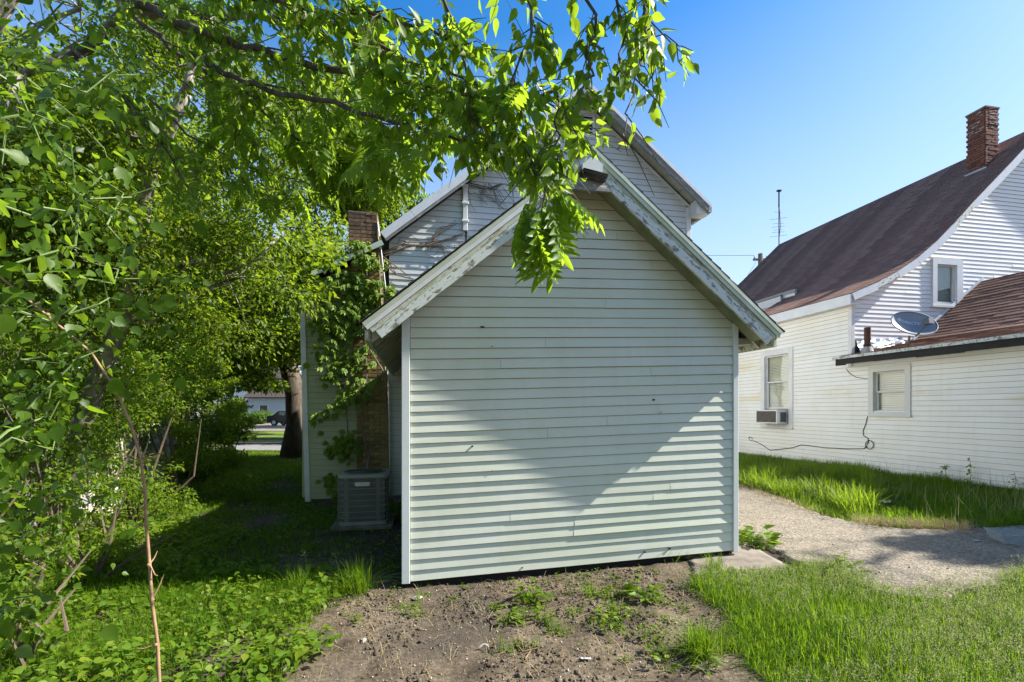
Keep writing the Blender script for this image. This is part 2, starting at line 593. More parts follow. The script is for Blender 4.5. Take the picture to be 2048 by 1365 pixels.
def siding(F, parent, axis, const, poly, z0, z1, m, e=.1016, t=.0130, slope=0, holes=(), side=1, wav=.0018, shear=0, seams=.35):
    """lap boards on a wall; poly (convex, in (s,z)); axis 'u': faces -d, axis 'd': faces -u (side=1) or +u (side=-1)"""
    sref = poly[0][0]
    k = 0
    t_ = t
    boards = []
    while z0 + k * e < z1:
        zk = z0 + k * e; k += 1
        rb = srange(poly, zk, slope, sref)
        rt = srange(poly, zk + e + .004, slope, sref)
        if rb is None: continue
        if rt is None:
            mid = (rb[0] + rb[1]) / 2
            rt = (mid - .01, mid + .01)
        pieces = [(rb[0], rb[1], rt[0], rt[1])]
        for (h0, h1, hz0, hz1) in holes:
            if hz0 < zk + e / 2 < hz1:
                out = []
                for (b0, b1, t0, t1) in pieces:
                    if h0 > b0 and h1 < b1: out += [(b0, h0, t0, h0), (h1, b1, h1, t1)]
                    elif h0 <= b0 < h1 < b1: out.append((h1, b1, h1, t1))
                    elif b0 < h0 < b1 <= h1: out.append((b0, h0, t0, h0))
                    elif h0 <= b0 and h1 >= b1: pass
                    else: out.append((b0, b1, t0, t1))
                pieces = out
        if seams:
            out = []
            for (b0, b1, t0, t1) in pieces:
                if b1 - b0 > 1.6 and random.random() < seams:
                    q = random.uniform(b0 + .4, b1 - .4)
                    out += [(b0, q - .0012, t0, q - .0012, 0), (q + .0012, b1, q + .0012, t1, random.uniform(.0015, .004))]
                else: out.append((b0, b1, t0, t1, 0))
            pieces = out
        else: pieces = [x + (0,) for x in pieces]
        for (b0, b1, t0, t1, dt) in pieces:
            if b1 - b0 < .02: continue
            t = t_ + dt
            n = max(2, int((b1 - b0) / .45))
            mb = MB()
            vs = []
            gr = .0062
            ph = random.uniform(0, 99)
            for i in range(n + 1):
                f = i / n
                sb = b0 + (b1 - b0) * f; st = t0 + (t1 - t0) * f
                w = wav * (2 * float(vnoise(np.array(sb * .9 + ph), np.array(k * 3.7), 5)) - 1)
                zb = zk + slope * (sb - sref) + w * .8
                zt = zk + e + .004 + slope * (st - sref)
                if axis == 'u':
                    vs += [(sb, const + .004, zb), (sb, const - t - w, zb + gr), (st, const - .002, zt), (sb, const - .003, zb), (sb, const - .003, zb + gr)]
                else:
                    vs += [(const + side * .004, sb, zb), (const - side * (t + w), sb, zb + gr), (const - side * .002, st, zt), (const - side * .003, sb, zb), (const - side * .003, sb, zb + gr)]
            fs = []
            flip = (axis == 'd') == (side == 1)
            for i in range(n):
                a = i * 5; c = a + 5
                q = [(a + 1, c + 1, c + 2, a + 2), (a + 4, c + 4, c + 1, a + 1), (a + 3, c + 3, c + 4, a + 4), (a, c, c + 3, a + 3)]
                fs += [tuple(reversed(x)) for x in q] if flip else q
            fs += [(4, 1, 2), (n * 5 + 4, n * 5 + 2, n * 5 + 1)]
            if shear:
                vs = [(x + shear * (z - F.org[2]), y, z) for x, y, z in vs]
            mb.add(vs, fs)
            ob_ = F.part("siding_board", mb, m, parent)
            ob_.data.materials.append(M['groove'])
            ob_.data.polygons.foreach_set("material_index", [1 if (j % 4 in (1, 2, 3) and j < 4 * n) else 0 for j in range(len(ob_.data.polygons))])
            boards.append(ob_)
    return boards


def roof_courses(F, parent, prof, d0, d1, m, exposure=.14, tab=.31, thick=.006, name="shingle_course"):
    """profile prof: list of (u,z) from eave upward; courses run along d"""
    # arc-length parametrisation
    seg = [(prof[i], prof[i + 1]) for i in range(len(prof) - 1)]
    L = [math.dist(a, b) for a, b in seg]
    tot = sum(L)

    def at(s):
        for (a, b), l in zip(seg, L):
            if s <= l or (a, b) == seg[-1]:
                f = s / l
                tx, tz = (b[0] - a[0]) / l, (b[1] - a[1]) / l
                return a[0] + tx * s, a[1] + tz * s, tx, tz
            s -= l
    k = 0
    while k * exposure < tot:
        s0 = k * exposure; s1 = min(tot, s0 + exposure + .03)
        mb = MB()
        dd = d0 - (random.random() * tab)
        u0, z0, tx, tz = at(s0)
        sm = min(tot - 1e-6, s0 + exposure * .5)
        u1, z1, tx1, tz1 = at(s1 - 1e-6)
        sgn = 1 if tx > 0 else -1
        nx, nz = -tz * sgn, tx * sgn
        nx1, nz1 = -tz1 * sgn, tx1 * sgn
        while dd < d1:
            a = max(d0, dd); b = min(d1, dd + tab - .006)
            dd += tab
            if b - a < .01: continue
            h = thick * random.uniform(.8, 1.5); j = random.uniform(-.004, .004)
            mb.add([(u0 + tx * j + nx * h, a, z0 + tz * j + nz * h), (u0 + tx * j + nx * h, b, z0 + tz * j + nz * h),
                    (u1 + nx1 * .001, b, z1 + nz1 * .001), (u1 + nx1 * .001, a, z1 + nz1 * .001),
                    (u0 + tx * j - nx * .004, a, z0 + tz * j - nz * .004), (u0 + tx * j - nx * .004, b, z0 + tz * j - nz * .004)],
                   [(0, 1, 2, 3), (4, 5, 1, 0), (0, 3, 4), (1, 5, 2)])
        F.part(name, mb, m, parent)
        k += 1


def beam(name, F, p0, p1, w, h, m, parent=None, down=None, n=10, wob=.0):
    """board from p0 to p1 (u,d,z); local x along; width w along 'down' dir, thickness h; own rotated object"""
    a = Vector(p0) - Vector(F.org); b = Vector(p1) - Vector(F.org)
    x = (b - a); L = x.length; x.normalize()
    y = Vector(down); y = (y - x * y.dot(x)).normalized()
    z = x.cross(y)
    mb = MB()
    vs = []
    for i in range(n + 1):
        f = i / n
        q = random.uniform(-wob, wob)
        vs += [(L * f, 0 + q * .3, 0), (L * f, w + q, 0), (L * f, w + q, h), (L * f, 0 + q * .3, h)]
    fs = []
    for i in range(n):
        s = i * 4; t = s + 4
        for k in range(4):
            k2 = (k + 1) % 4
            fs.append((s + k, s + k2, t + k2, t + k))
    fs += [(3, 2, 1, 0), tuple(n * 4 + k for k in range(4))]
    mb.add(vs, fs)
    o = mb.obj(name, m, parent or F.root)
    o.matrix_local = Matrix(((x.x, y.x, z.x, a.x), (x.y, y.y, z.y, a.y), (x.z, y.z, z.z, a.z), (0, 0, 0, 1)))
    return o


# ------------------------------------------------------------------ ground and setting
def grid_mesh(name, xs, ys, zf, m):
    X, Y = np.meshgrid(xs, ys)
    Z = zf(X, Y)
    V = np.stack([X, Y, Z], -1).reshape(-1, 3)
    nx, ny = len(xs), len(ys)
    i = np.arange(ny - 1)[:, None] * nx + np.arange(nx - 1)[None, :]
    F = np.stack([i, i + 1, i + nx + 1, i + nx], -1).reshape(-1, 4)
    return mesh_np(name, V, F, m, True)


def soil_z(x, y):
    z = gz(x, y)
    near = np.clip((9 - y) / 2, 0, 1) * np.clip((x + 7) / 1, 0, 1) * np.clip((9 - x) / 1, 0, 1)
    n = .020 * (vnoise(x * 6, y * 6, 1) - .5) + .014 * (vnoise(x * 17, y * 17, 2) - .5) + .010 * (vnoise(x * 41, y * 41, 4) - .5)
    return z + near * n - .004


xs = np.concatenate([np.array([-600, -300, -150, -80, -50, -35, -25, -18, -14, -11, -9, -8]), np.arange(-7, 9.5, .045), np.array([10, 11, 13, 16, 20, 30, 50, 100, 300, 600])])
ys = np.concatenate([np.array([-60, -20, -8, -3, -1, 0, 1]), np.arange(1.6, 9, .04), np.arange(9.1, 20, .5), np.array([21, 23, 26, 30, 40, 60, 100, 200, 400, 900])])
ground = link("ground", grid_mesh("ground", xs, ys, soil_z, M['soil']))
props(ground, kind="structure")


def poly_sheet(name, poly, step, dz, m, skirt=.05, rough=0):
    xa = min(p[0] for p in poly); xb = max(p[0] for p in poly); ya = min(p[1] for p in poly); yb = max(p[1] for p in poly)
    gx = np.arange(xa, xb, step); gy = np.arange(ya, yb, step)
    CX, CY = np.meshgrid(gx + step / 2, gy + step / 2)
    jx = .07 * (vnoise(CX * 4, CY * 4, 8) - .5); jy = .07 * (vnoise(CX * 4, CY * 4, 9) - .5)
    ok = inpoly(CX + jx, CY + jy, poly)
    VX, VY = np.meshgrid(np.append(gx, gx[-1] + step), np.append(gy, gy[-1] + step))
    VZ = gz(VX, VY) + dz + rough * (vnoise(VX * 9, VY * 9, 6) - .5) + rough * .7 * (vnoise(VX * 31, VY * 31, 7) - .5)
    nx = VX.shape[1]
    V = np.stack([VX, VY, VZ], -1).reshape(-1, 3)
    nv = len(V)
    V = np.concatenate([V, V - np.array([0, 0, skirt])])
    jj, ii = np.nonzero(ok)
    i = jj * nx + ii
    F = [np.stack([i, i + 1, i + nx + 1, i + nx], -1)]
    pad = np.pad(ok, 1)
    for dj, di, a, b in ((0, -1, nx, 0), (0, 1, 1, nx + 1), (-1, 0, 0, 1), (1, 0, nx + 1, nx)):
        e = ok & ~pad[1 + dj:1 + dj + ok.shape[0], 1 + di:1 + di + ok.shape[1]]
        j2, i2 = np.nonzero(e); q = j2 * nx + i2
        F.append(np.stack([q + a, q + a + nv, q + b + nv, q + b], -1))
    F = np.concatenate(F)
    used = np.unique(F); remap = np.zeros(len(V), int); remap[used] = np.arange(len(used))
    return mesh_np(name, V[used], remap[F], m, False)


PATH = [gp(*p) for p in ((1470, 968), (1520, 985), (1575, 1004), (1640, 1035), (1720, 1052), (1800, 1064), (1930, 1062), (2048, 1058), (2500, 1056),
                         (2500, 1130), (2048, 1158), (1960, 1190), (1850, 1202), (1750, 1190), (1700, 1160), (1625, 1140), (1580, 1122), (1530, 1096), (1470, 1062))]
SLAB = [gp(*p) for p in ((1375, 1100), (1480, 1085), (1540, 1116), (1600, 1146), (1500, 1160), (1415, 1172), (1385, 1150))]
path = link("path", poly_sheet("path", PATH, .05, .035, M['path'], .08, .012)); props(path, kind="structure")
slab = link("pavement", poly_sheet("pavement", SLAB, .05, .018, M['concrete'], .06, .008)); props(slab, kind="structure")


def strip(name, y0, y1, z, m, x0=-60, x1=4, tilt=.0):
    mb = MB()
    n = 24
    for i in range(n):
        a = x0 + (x1 - x0) * i / n; b = x0 + (x1 - x0) * (i + 1) / n
        mb.add([(a, y0 + tilt * a, z), (b, y0 + tilt * b, z), (b, y1 + tilt * b, z), (a, y1 + tilt * a, z)], [(0, 1, 2, 3)])
    o = mb.obj(name, m)
    return props(o, kind="structure")


strip("road", 19.0, 22.6, -1.585, M['asphalt'], tilt=.02)
strip("kerb", 22.6, 23.6, -1.55, M['curb'], tilt=.02)
strip("verge", 23.6, 24.6, -1.56, M['lawn'], tilt=.02)
strip("sidewalk", 24.6, 25.4, -1.556, M['concrete'], tilt=.02)
strip("lawn", 25.4, 34.0, -1.56, M['lawn'], tilt=-.05)
strip("street", 34.0, 56.0, -1.57, M['concrete'], tilt=-.10)
strip("far_lawn", 56.0, 140.0, -1.555, M['lawn'], tilt=-.10, x0=-160, x1=60)

# ------------------------------------------------------------------ the shed
SD0, SO = 4.737, .25
SF = Frame("shed", -.153, SD0, -1.653, "small white clapboard shed with a steep gable and peeling rake boards in the middle", "shed")
UL, UR, UA = -.153, 3.42, 1.67
SLP = .83
ZA = 2.585            # rake outer apex height
ROOF_L, ROOF_R = -.505, 3.79
zt = lambda u, off=0: ZA - off - SLP * abs(u - UA)
wall_poly = [(UL + .07, -1.66), (UR - .05, -1.55), (UR - .05, zt(UR, .10)), (UA, ZA - .10), (UL + .07, zt(UL, .10))]
wb = MB(); wb.prism([(UL + .02, -1.62), (UR - .02, -1.51), (UR - .02, zt(UR, .09)), (UA, ZA - .09), (UL + .02, zt(UL, .09))],
                    lambda u, z: (u, SD0 + .004, z), lambda u, z: (u, SD0 + .10, z))
sw = SF.part("front_wall", wb, M['backing'])
siding(SF, sw, 'u', SD0, wall_poly, -1.653, 2.42, M['shed_siding'], slope=.111 / 3.5, wav=.0026)
for (u0, u1, zb, ztop, sl) in ((UL - .012, UL + .065, -1.665, zt(UL, .16), .022), (UR - .05, UR + .012, -1.56, zt(UR, .17), -.010)):
    mb = MB(); mb.prism([(u0 - sl * 1.0 * 0, zb), (u1, zb), (u1 + sl * .0, ztop), (u0, ztop)], lambda u, z: (u, SD0 - .027, z), lambda u, z: (u, SD0 + .08, z))
    o = SF.part("corner_trim", mb, M['trim']); bevel(o, .005)
for side, cu in ((1, UL), (-1, UR)):
    mb = MB(); mb.box(min(cu, cu + side * .06), max(cu, cu + side * .06), SD0 + .1, 9.2, -1.6, zt(cu, .12))
    w2 = SF.part("side_wall", mb, M['backing'])
    siding(SF, w2, 'd', cu, [(SD0 + .08, -1.62), (9.2, -1.62), (9.2, zt(cu, .14)), (SD0 + .08, zt(cu, .14))], -1.62, zt(cu, .16), M['shed_siding'], side=side)
# roof slabs with shingles
for (ue, sg) in ((ROOF_L, 1), (ROOF_R, -1)):
    ze = zt(ue)
    mb = MB(); mb.prism([(ue, ze - .012), (UA, ZA - .012), (UA, ZA - .05), (ue, ze - .05)], lambda u, z: (u, SD0 - SO + .03, z), lambda u, z: (u, 9.2, z))
    r = SF.part("roof", mb, M['soffit'])
    roof_courses(SF, r, [(ue - sg * .02, ze - sg * .0 - .005), (UA, ZA + .004)], SD0 - SO - .015, 9.2, M['roof_dark'], thick=.010)
    # eave board and soffit
    mb = MB(); mb.prism([(ue + sg * .02, ze - .05), (ue + sg * .05, ze - .03), (ue + sg * .05, ze - .15), (ue + sg * .02, ze - .15)] if sg > 0 else
                        [(ue + sg * .05, ze - .03), (ue + sg * .02, ze - .05), (ue + sg * .02, ze - .15), (ue + sg * .05, ze - .15)],
                        lambda u, z: (u, SD0 - SO + .06, z), lambda u, z: (u, 9.2, z))
    SF.part("eave_board", mb, M['peel_heavy'])
    wu = UL if sg > 0 else UR
    for k in range(14):
        d0 = SD0 + .02 + k * .31
        mb = MB()
        mb.prism([(ue + sg * .06, ze - .05 + .03), (wu - sg * .0, zt(wu) - .055), (wu, zt(wu) - .17), (ue + sg * .06, ze - .14)], lambda u, z: (u, d0, z), lambda u, z: (u, d0 + .04, z))
        SF.part("rafter_tail", mb, M['soffit'])
# rake boards, in layers
A = Vector((UA, SD0 - SO, ZA))
for sg, ue in ((-1, ROOF_L), (1, ROOF_R)):
    e = Vector((ue, SD0 - SO, zt(ue)))
    along = (e - A).normalized()
    dn = Vector((-sg * SLP, 0, -1)).normalized()
    off = lambda p, q, dd: (p[0] + dn.x * q, p[1] + dd, p[2] + dn.z * q)
    # first point sits on the ridge line for each layer so that both sides mitre
    ap = lambda q, dd: (UA, A.y + dd, ZA - q * math.hypot(1, SLP))
    def layer(name, q, w, dd, th, m, trimend=0, wob=0, start=0):
        p0 = Vector(ap(q, dd)) + along * start
        p1 = Vector(off(e, q, dd)) - along * trimend
        o = beam(name, SF, p0 if sg > 0 else p1, p1 if sg > 0 else p0, w, th, m, down=dn, n=24, wob=wob)
        return o
    th = .022
    def dnw(q): return q
    layer("rake_fascia", .000, .036, -.014 if sg > 0 else -.014 + .026, .026 if sg > 0 else .026, M['fascia'])
    layer("rake_fascia", .037, .038, -.006 if sg > 0 else -.006 + .022, .022, M['white_metal'] if sg < 0 else M['fascia'])
    layer("rake_moulding", .078, .040, .010 if sg > 0 else .034, .024, M['peel_heavy'], .02, .001)
    o = layer("bargeboard", .120, .088, .002 if sg > 0 else .032, .030, M['peel'], .05, .0025, start=.10)
    o["label"] = "white bargeboard flaking down to grey wood"
    # underside packing strip
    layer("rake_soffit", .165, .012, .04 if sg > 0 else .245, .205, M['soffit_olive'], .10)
# apex plate, rotten ledge and collar
mb = MB(); mb.prism([(UA - .112, ZA - .255), (UA + .095, ZA - .290), (UA + .095, ZA - .19), (UA - .005, ZA - .105), (UA - .112, ZA - .195)],
                    lambda u, z: (u, SD0 - SO - .022, z), lambda u, z: (u, SD0 - SO + .02, z))
SF.part("apex_plate", mb, M['trim'])
mb = MB()
for k in range(7):
    a = UA - .135 + random.uniform(-.01, .02); b = UA + .125 + random.uniform(-.02, .03)
    z = ZA - .272 - k * .009
    mb.prism([(a, z + .012), (b, z - .026), (b - random.uniform(0, .05), z - .036), (a + random.uniform(0, .06), z + .001)], lambda u, z: (u, SD0 - SO - .075 + k * .006, z), lambda u, z: (u, SD0 - SO + .03, z))
SF.part("rotten_ledge", mb, M['rot'])
mb = MB(); mb.prism([(UA - .20, ZA - .435), (UA + .21, ZA - .435), (UA + .155, ZA - .375), (UA + .04, ZA - .315), (UA - .07, ZA - .315), (UA - .16, ZA - .375)],
                    lambda u, z: (u, SD0 - SO + .001, z), lambda u, z: (u, SD0 - SO + .035, z))
o = SF.part("collar_board", mb, M['wood_grey'])
# near-black board standing in for the shade in the gap under the wall
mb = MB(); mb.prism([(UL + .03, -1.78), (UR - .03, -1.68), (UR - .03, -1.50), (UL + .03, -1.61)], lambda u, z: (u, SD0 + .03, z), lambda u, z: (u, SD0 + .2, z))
SF.part("sill_shadow_board", mb, M['dark'])
# dents and nail holes in the cladding
mb = MB()
for (x, y, r) in ((965, 654, .012), (985, 693, .007), (1308, 800, .014), (1322, 825, .006), (1222, 871, .005), (985, 942, .006), (812, 671, .006), (1340, 1098, .014), (1290, 1105, .011), (1045, 1136, .008), (945, 893, .012)):
    rr = (x - 1024) / 964; Y = (SD0 - .02) / (CU - SU * rr); X = rr * Y
    u = CU * X + SU * Y; z = (820 - y) / 964 * Y
    pts = [(u + r * (1.8 if y in (654,) else 1) * math.cos(a) * random.uniform(.7, 1.2), z + r * .6 * math.sin(a)) for a in np.linspace(0, 2 * math.pi, 9)[:-1]]
    mb.prism(pts, lambda u, z: (u, SD0 - .0195, z), lambda u, z: (u, SD0 + .0, z))
SF.part("nail_holes", mb, M['dark'])["kind"] = "stuff"
# loose soffit end and tin scrap under the right eave
mb = MB(); mb.prism([(UR + .02, .80), (UR + .30, .78), (UR + .27, .74), (UR + .02, .72)], lambda u, z: (u, SD0 + .05, z), lambda u, z: (u, SD0 + .5, z))
SF.part("soffit_board", mb, M['soffit'])

# ------------------------------------------------------------------ the main house behind
HD = 9.25
HF = Frame("house", 1.8, HD, -1.62, "tall pale house with weathered rakes rising behind the shed", "house")
HA, HZ = 3.21, 6.36
HS = .82
RD = HD - .35
hz = lambda u: HZ - HS * abs(u - HA)
mb = MB()
gp_poly = [(.86, -1.6), (5.55, -1.6), (5.55, hz(5.55) - .12), (HA, HZ - .12), (.86, hz(.86) - .12)]
mb.prism(gp_poly, lambda u, z: (u, HD + .03, z), lambda u, z: (u, HD + .13, z))
gw = HF.part("gable_wall", mb, M['backing'])
sgp = [(.90, 1.2), (5.50, 1.2), (5.50, hz(5.5) - .15), (HA, HZ - .15), (.90, hz(.9) - .15)]
VENT = (HA - .22, HA + .22, 5.52, 5.96)
siding(HF, gw, 'u', HD, sgp, 1.2, 6.2, M['house_siding'], e=.118, holes=[VENT])
# saltbox part left of the downspout
mb = MB()
sp_poly = [(-.55, -1.6), (.86, -1.6), (.86, hz(.86) - .12), (-.55, hz(-.55) - .12)]
mb.prism(sp_poly, lambda u, z: (u, HD + .03, z), lambda u, z: (u, HD + .13, z))
gw2 = HF.part("side_gable_wall", mb, M['backing'])
siding(HF, gw2, 'u', HD, [(-.55, -1.6), (.86, -1.6), (.86, hz(.86) - .15), (-.55, hz(-.55) - .15)], -1.6, 4.2, M['house_siding'], e=.112)
# lean-to wing
LS = .53
lz = lambda u: 3.02 + LS * (u + .68)
LEAN = -.026
mb = MB()
mb.prism([(-2.0, -1.62), (-.55, -1.62), (-.55, lz(-.55) - .12), (-2.0, lz(-2.0) - .12)], lambda u, z: (u + LEAN * (z + 1.62), HD + .03, z), lambda u, z: (u + LEAN * (z + 1.62), HD + .13, z))
gw3 = HF.part("wing_wall", mb, M['backing'])
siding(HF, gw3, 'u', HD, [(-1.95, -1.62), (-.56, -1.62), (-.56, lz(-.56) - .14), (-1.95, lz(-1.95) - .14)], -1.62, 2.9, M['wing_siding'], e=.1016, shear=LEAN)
mb = MB(); mb.prism([(-2.02, -1.66), (-1.93, -1.66), (-1.93, 2.2), (-2.02, 2.2)], lambda u, z: (u + LEAN * (z + 1.62), HD - .035, z), lambda u, z: (u + LEAN * (z + 1.62), HD + .1, z))
bevel(HF.part("corner_trim", mb, M['white_trim']), .005)
mb = MB(); mb.box(5.50, 5.60, HD - .035, HD + .06, -1.6, hz(5.55) - .2)
bevel(HF.part("corner_trim", mb, M['white_trim']), .005)
mb = MB(); mb.box(5.56, 5.60, HD + .06, 17, -1.6, hz(5.6) - .1)
HF.part("side_wall", mb, M['house_siding'])
mb = MB(); mb.box(-2.1, -2.05, HD + .12, 14, -1.6, 1.9)
HF.part("side_wall", mb, M['wing_siding'])
# roofs
def roof_slab(F, u0, z0, u1, z1, d0, d1, m, name="roof", th=.06):
    mb = MB(); mb.prism([(u0, z0), (u1, z1), (u1, z1 - th), (u0, z0 - th)], lambda u, z: (u, d0, z), lambda u, z: (u, d1, z))
    return F.part(name, mb, m)
roof_slab(HF, 5.85, hz(5.85) + .0, HA, HZ, RD + .03, 17, M['roof_dark'])
roof_slab(HF, -.68, hz(-.68), HA, HZ, RD + .03, 17, M['roof_dark'])
roof_slab(HF, -2.42, lz(-2.42), -.66, lz(-.66), RD + .03, 14, M['roof_dark'])
# soffit boards under the rakes: lookouts seen from below
for (u0, u1) in ((5.80, HA), (-.62, HA)):
    n = 34 if u0 > 0 else 44
    for k in range(n):
        a = u0 + (u1 - u0) * k / n; b = u0 + (u1 - u0) * (k + .95) / n
        jj = random.uniform(0, .006)
        mb = MB(); mb.prism([(a, hz(a) - .085 - jj), (b, hz(b) - .085 - jj), (b, hz(b) - .07), (a, hz(a) - .07)], lambda u, z: (u, RD + .05, z), lambda u, z: (u, HD - .01, z))
        HF.part("soffit_board", mb, M['soffit'])
# rakes
def rake(F, ue, ua, za, d, zfun, layers):
    sg = 1 if ue > ua else -1
    a = Vector((ua, d, zfun(ua))); e = Vector((ue, d, zfun(ue)))
    al = (e - a).normalized()
    dn = Vector((al.z, 0, -al.x)) if sg > 0 else Vector((-al.z, 0, al.x))
    for (name, q, w, dd, th, m) in layers:
        p0 = a + dn * q + Vector((0, dd, 0)) + al * (-(q * abs(dn.x / max(.2, abs(dn.z)))) if False else 0)
        p1 = e + dn * q + Vector((0, dd, 0))
        if sg > 0: beam(name, F, p0, p1, w, th, m, down=dn, n=18, wob=.002)
        else: beam(name, F, p1, p0, w, th, m, down=dn, n=18, wob=.002)
rake(HF, 5.86, HA, HZ, RD, hz, [("rake_trim", -.01, .06, -.02, .03, M['white_metal']), ("rake_board", .055, .10, .0, .03, M['wood_grey']),
                              ("rake_frieze", .11, .04, HD - .04 - RD, .03, M['white_trim'])])
rake(HF, -.68, HA, HZ, RD, hz, [("rake_trim", -.01, .14, .0, .03, M['white_metal']), ("rake_board", .13, .04, .02, .03, M['wood_grey'])])
rake(HF, -2.42, -.66, lz(-.66), RD, lz, [("rake_trim", -.01, .09, .0, .03, M['fascia'])])
# right eave return
mb = MB(); mb.prism([(5.57, hz(5.57) - .12), (5.86, hz(5.86) - .03), (5.86, hz(5.86) - .17), (5.57, hz(5.57) - .42)], lambda u, z: (u, RD + .06, z), lambda u, z: (u, RD + .30, z))
HF.part("eave_return", mb, M['white_trim'])
mb = MB(); mb.box(5.80, 5.87, RD, 17, hz(5.86) - .15, hz(5.86) - .02)
HF.part("gutter_board", mb, M['wood_grey'])
# gable vent
mb = MB()
u0, u1, z0, z1 = VENT
for q in ((u0 - .04, u1 + .04, z0 - .04, z0), (u0 - .04, u1 + .04, z1, z1 + .04), (u0 - .04, u0, z0, z1), (u1, u1 + .04, z0, z1)):
    mb.box(q[0], q[1], HD - .035, HD + .02, q[2], q[3])
vent = HF.part("gable_vent", mb, M['white_trim'])
mb = MB(); mb.box(u0, u1, HD + .022, HD + .028, z0, z1)
HF.part("vent_backing", mb, M['dark'], vent)
for k in range(6):
    z = z0 + .015 + k * (z1 - z0) / 6
    mb = MB(); mb.prism([(-.03, z), (-.025, z - .012), (.02, z + .045), (.015, z + .05)], lambda a, zz: (u0, HD + a, zz), lambda a, zz: (u1, HD + a, zz))
    HF.part("louver", mb, M['white_trim'], vent)
# ornate downspout post on the gable
mb = MB()
pu = .86
mb.box(pu - .045, pu + .045, HD - .075, HD - .02, hz(pu) - 1.02, hz(pu) - .13)
for z in (hz(pu) - .2, hz(pu) - .52, hz(pu) - .86):
    mb.box(pu - .065, pu + .065, HD - .09, HD - .02, z, z + .05)
bevel(HF.part("corner_post", mb, M['white_trim']), .008)

# chimney with bricks
def lean_u(z): return -.045 * max(0, (z + .3)) if z > -.3 else 0
CH = HF
mb = MB()
zs = np.linspace(-1.62, 3.56, 12)
for a, b in zip(zs[:-1], zs[1:]):
    ua = -.83 + lean_u((a + b) / 2)
    hw = .265 if b < 1.6 else .245
    mb.box(ua - hw + .012, ua + hw - .012, HD - .18, HD + .24, a, b)
chim = HF.part("chimney", mb, M['mortar'])
chim["label"] = "tan brick chimney with weathered orange top, wrapped in creeper"
bm1 = MB(); bm1.box(-.098, .098, -.02, .05, -.029, .029)
brick_me = {k: bm1.mesh("brick", M[k]) for k in ('brick_tan', 'brick_orange')}
bm2 = MB(); bm2.box(-.045, .045, -.02, .05, -.029, .029)
brick_h = {k: bm2.mesh("brick", M[k]) for k in ('brick_tan', 'brick_orange')}
rows = []
z = -1.58; k = 0
while z < 3.53:
    rows.append((z, k)); z += .068; k += 1
nb = 0
side_mb = MB()
for z, k in rows:
    ua = -.83 + lean_u(z); hw = .265 if z < 1.6 else .245
    key = 'brick_orange' if z > 2.7 else 'brick_tan'
    visible = (z > -.9) 
    x = -hw
    if k % 2 == 0: seq = [.196, .196]; seq += [2 * hw - .008 * 2 - sum(seq)]
    else:
        seq = [.09, .196, .196]; seq += [2 * hw - .008 * 3 - sum(seq)] if 2 * hw - .024 - .482 > .02 else []
    for w in seq:
        w = min(w, hw - x)
        if w < .02: continue
        if z > .0 or z < -.85 or True:
            if nb < 300 and w > .06 and (z > -1.25):
                o = link("brick", (brick_me if w > .15 else brick_h)[key], chim)
                o.location = (ua + x + w / 2 - HF.org[0], HD - .18 - HF.org[1] + random.uniform(-.004, .004), z + .03 - HF.org[2])
                o.scale = (w / (.196 if w > .15 else .09), 1, 1)
                o.rotation_euler = (0, random.uniform(-.02, .02), random.uniform(-.02, .02)); nb += 1
            else:
                side_mb.box(ua + x, ua + x + w, HD - .195, HD - .15, z + .002, z + .058)
        x += w + .008
    for s in (-1, 1):
        for q in range(2):
            y0 = HD - .13 + q * .2 - (.07 if k % 2 else 0)
            side_mb.box(ua + s * hw - .02, ua + s * hw + .004, max(HD - .15, y0), min(HD + .24, y0 + .19), z + .002, z + .058)
HF.part("side_bricks", side_mb, M['brick_tan'], chim)["kind"] = "stuff"
mb = MB(); ua = -.83 + lean_u(3.55); mb.box(ua - .255, ua + .255, HD - .2, HD + .25, 3.555, 3.575)
HF.part("chimney_cap", mb, M['mortar'], chim)
mb = MB(); mb.tube([(-.53, HD - .2, -1.5), (-.545, HD - .2, 1.0), (-.60, HD - .2, 2.2), (-.74, HD - .2, 3.4)], .012, 6)
HF.part("conduit", mb, M['lead'])

# ------------------------------------------------------------------ neighbour house
NU, ND = 9.9, 9.54
NF = Frame("neighbour_house", 10.5, 9.54, -1.30, "long white clapboard house with brown shingle roof on the right", "house")
ZB = -1.45
WIN_BIG = dict(axis='d', const=NU, y0=None)
def wall_d(px, u=NU):
    r = (px - 1024) / 964; Y = u / (CU * r + SU); X = r * Y
    return -SU * X + CU * Y, Y
# long wall: addition (d 2..9.5) and main (9.5..19)
dA, YA = wall_d(1823); dB, YB = wall_d(1738)
w_low = (dA, dB, (820 - 832) / 964 * (YA + YB) / 2, (820 - 731) / 964 * (YA + YB) / 2)
dC, YC = wall_d(1587); dD, YD = wall_d(1523)
w_big = (dC, dD, (820 - 857) / 964 * YC, (820 - 694) / 964 * YC)
mb = MB(); mb.box(NU + .12, NU + .2, 2.0, ND, ZB, 1.2)
nw1 = NF.part("addition_wall", mb, M['backing'])
th_ = .09
inner = lambda w, k=.10: (w[0] + k, w[1] - k, w[2] + k, w[3] - k)
siding(NF, nw1, 'd', NU, [(2.0, ZB), (ND - .02, ZB), (ND - .02, 1.13), (2.0, 1.13)], ZB, 1.10, M['cream_siding'], t=.012, holes=[inner(w_low, .06)], wav=.003)
mb = MB(); mb.box(NU + .12, NU + .2, ND, 18.4, ZB, 2.62)
nw2 = NF.part("main_side_wall", mb, M['backing'])
siding(NF, nw2, 'd', NU, [(ND - .02, ZB), (18.4, ZB), (18.4, 2.6), (ND - .02, 2.6)], ZB, 2.55, M['cream_siding'], t=.012, holes=[inner(w_big, .06)], wav=.003)
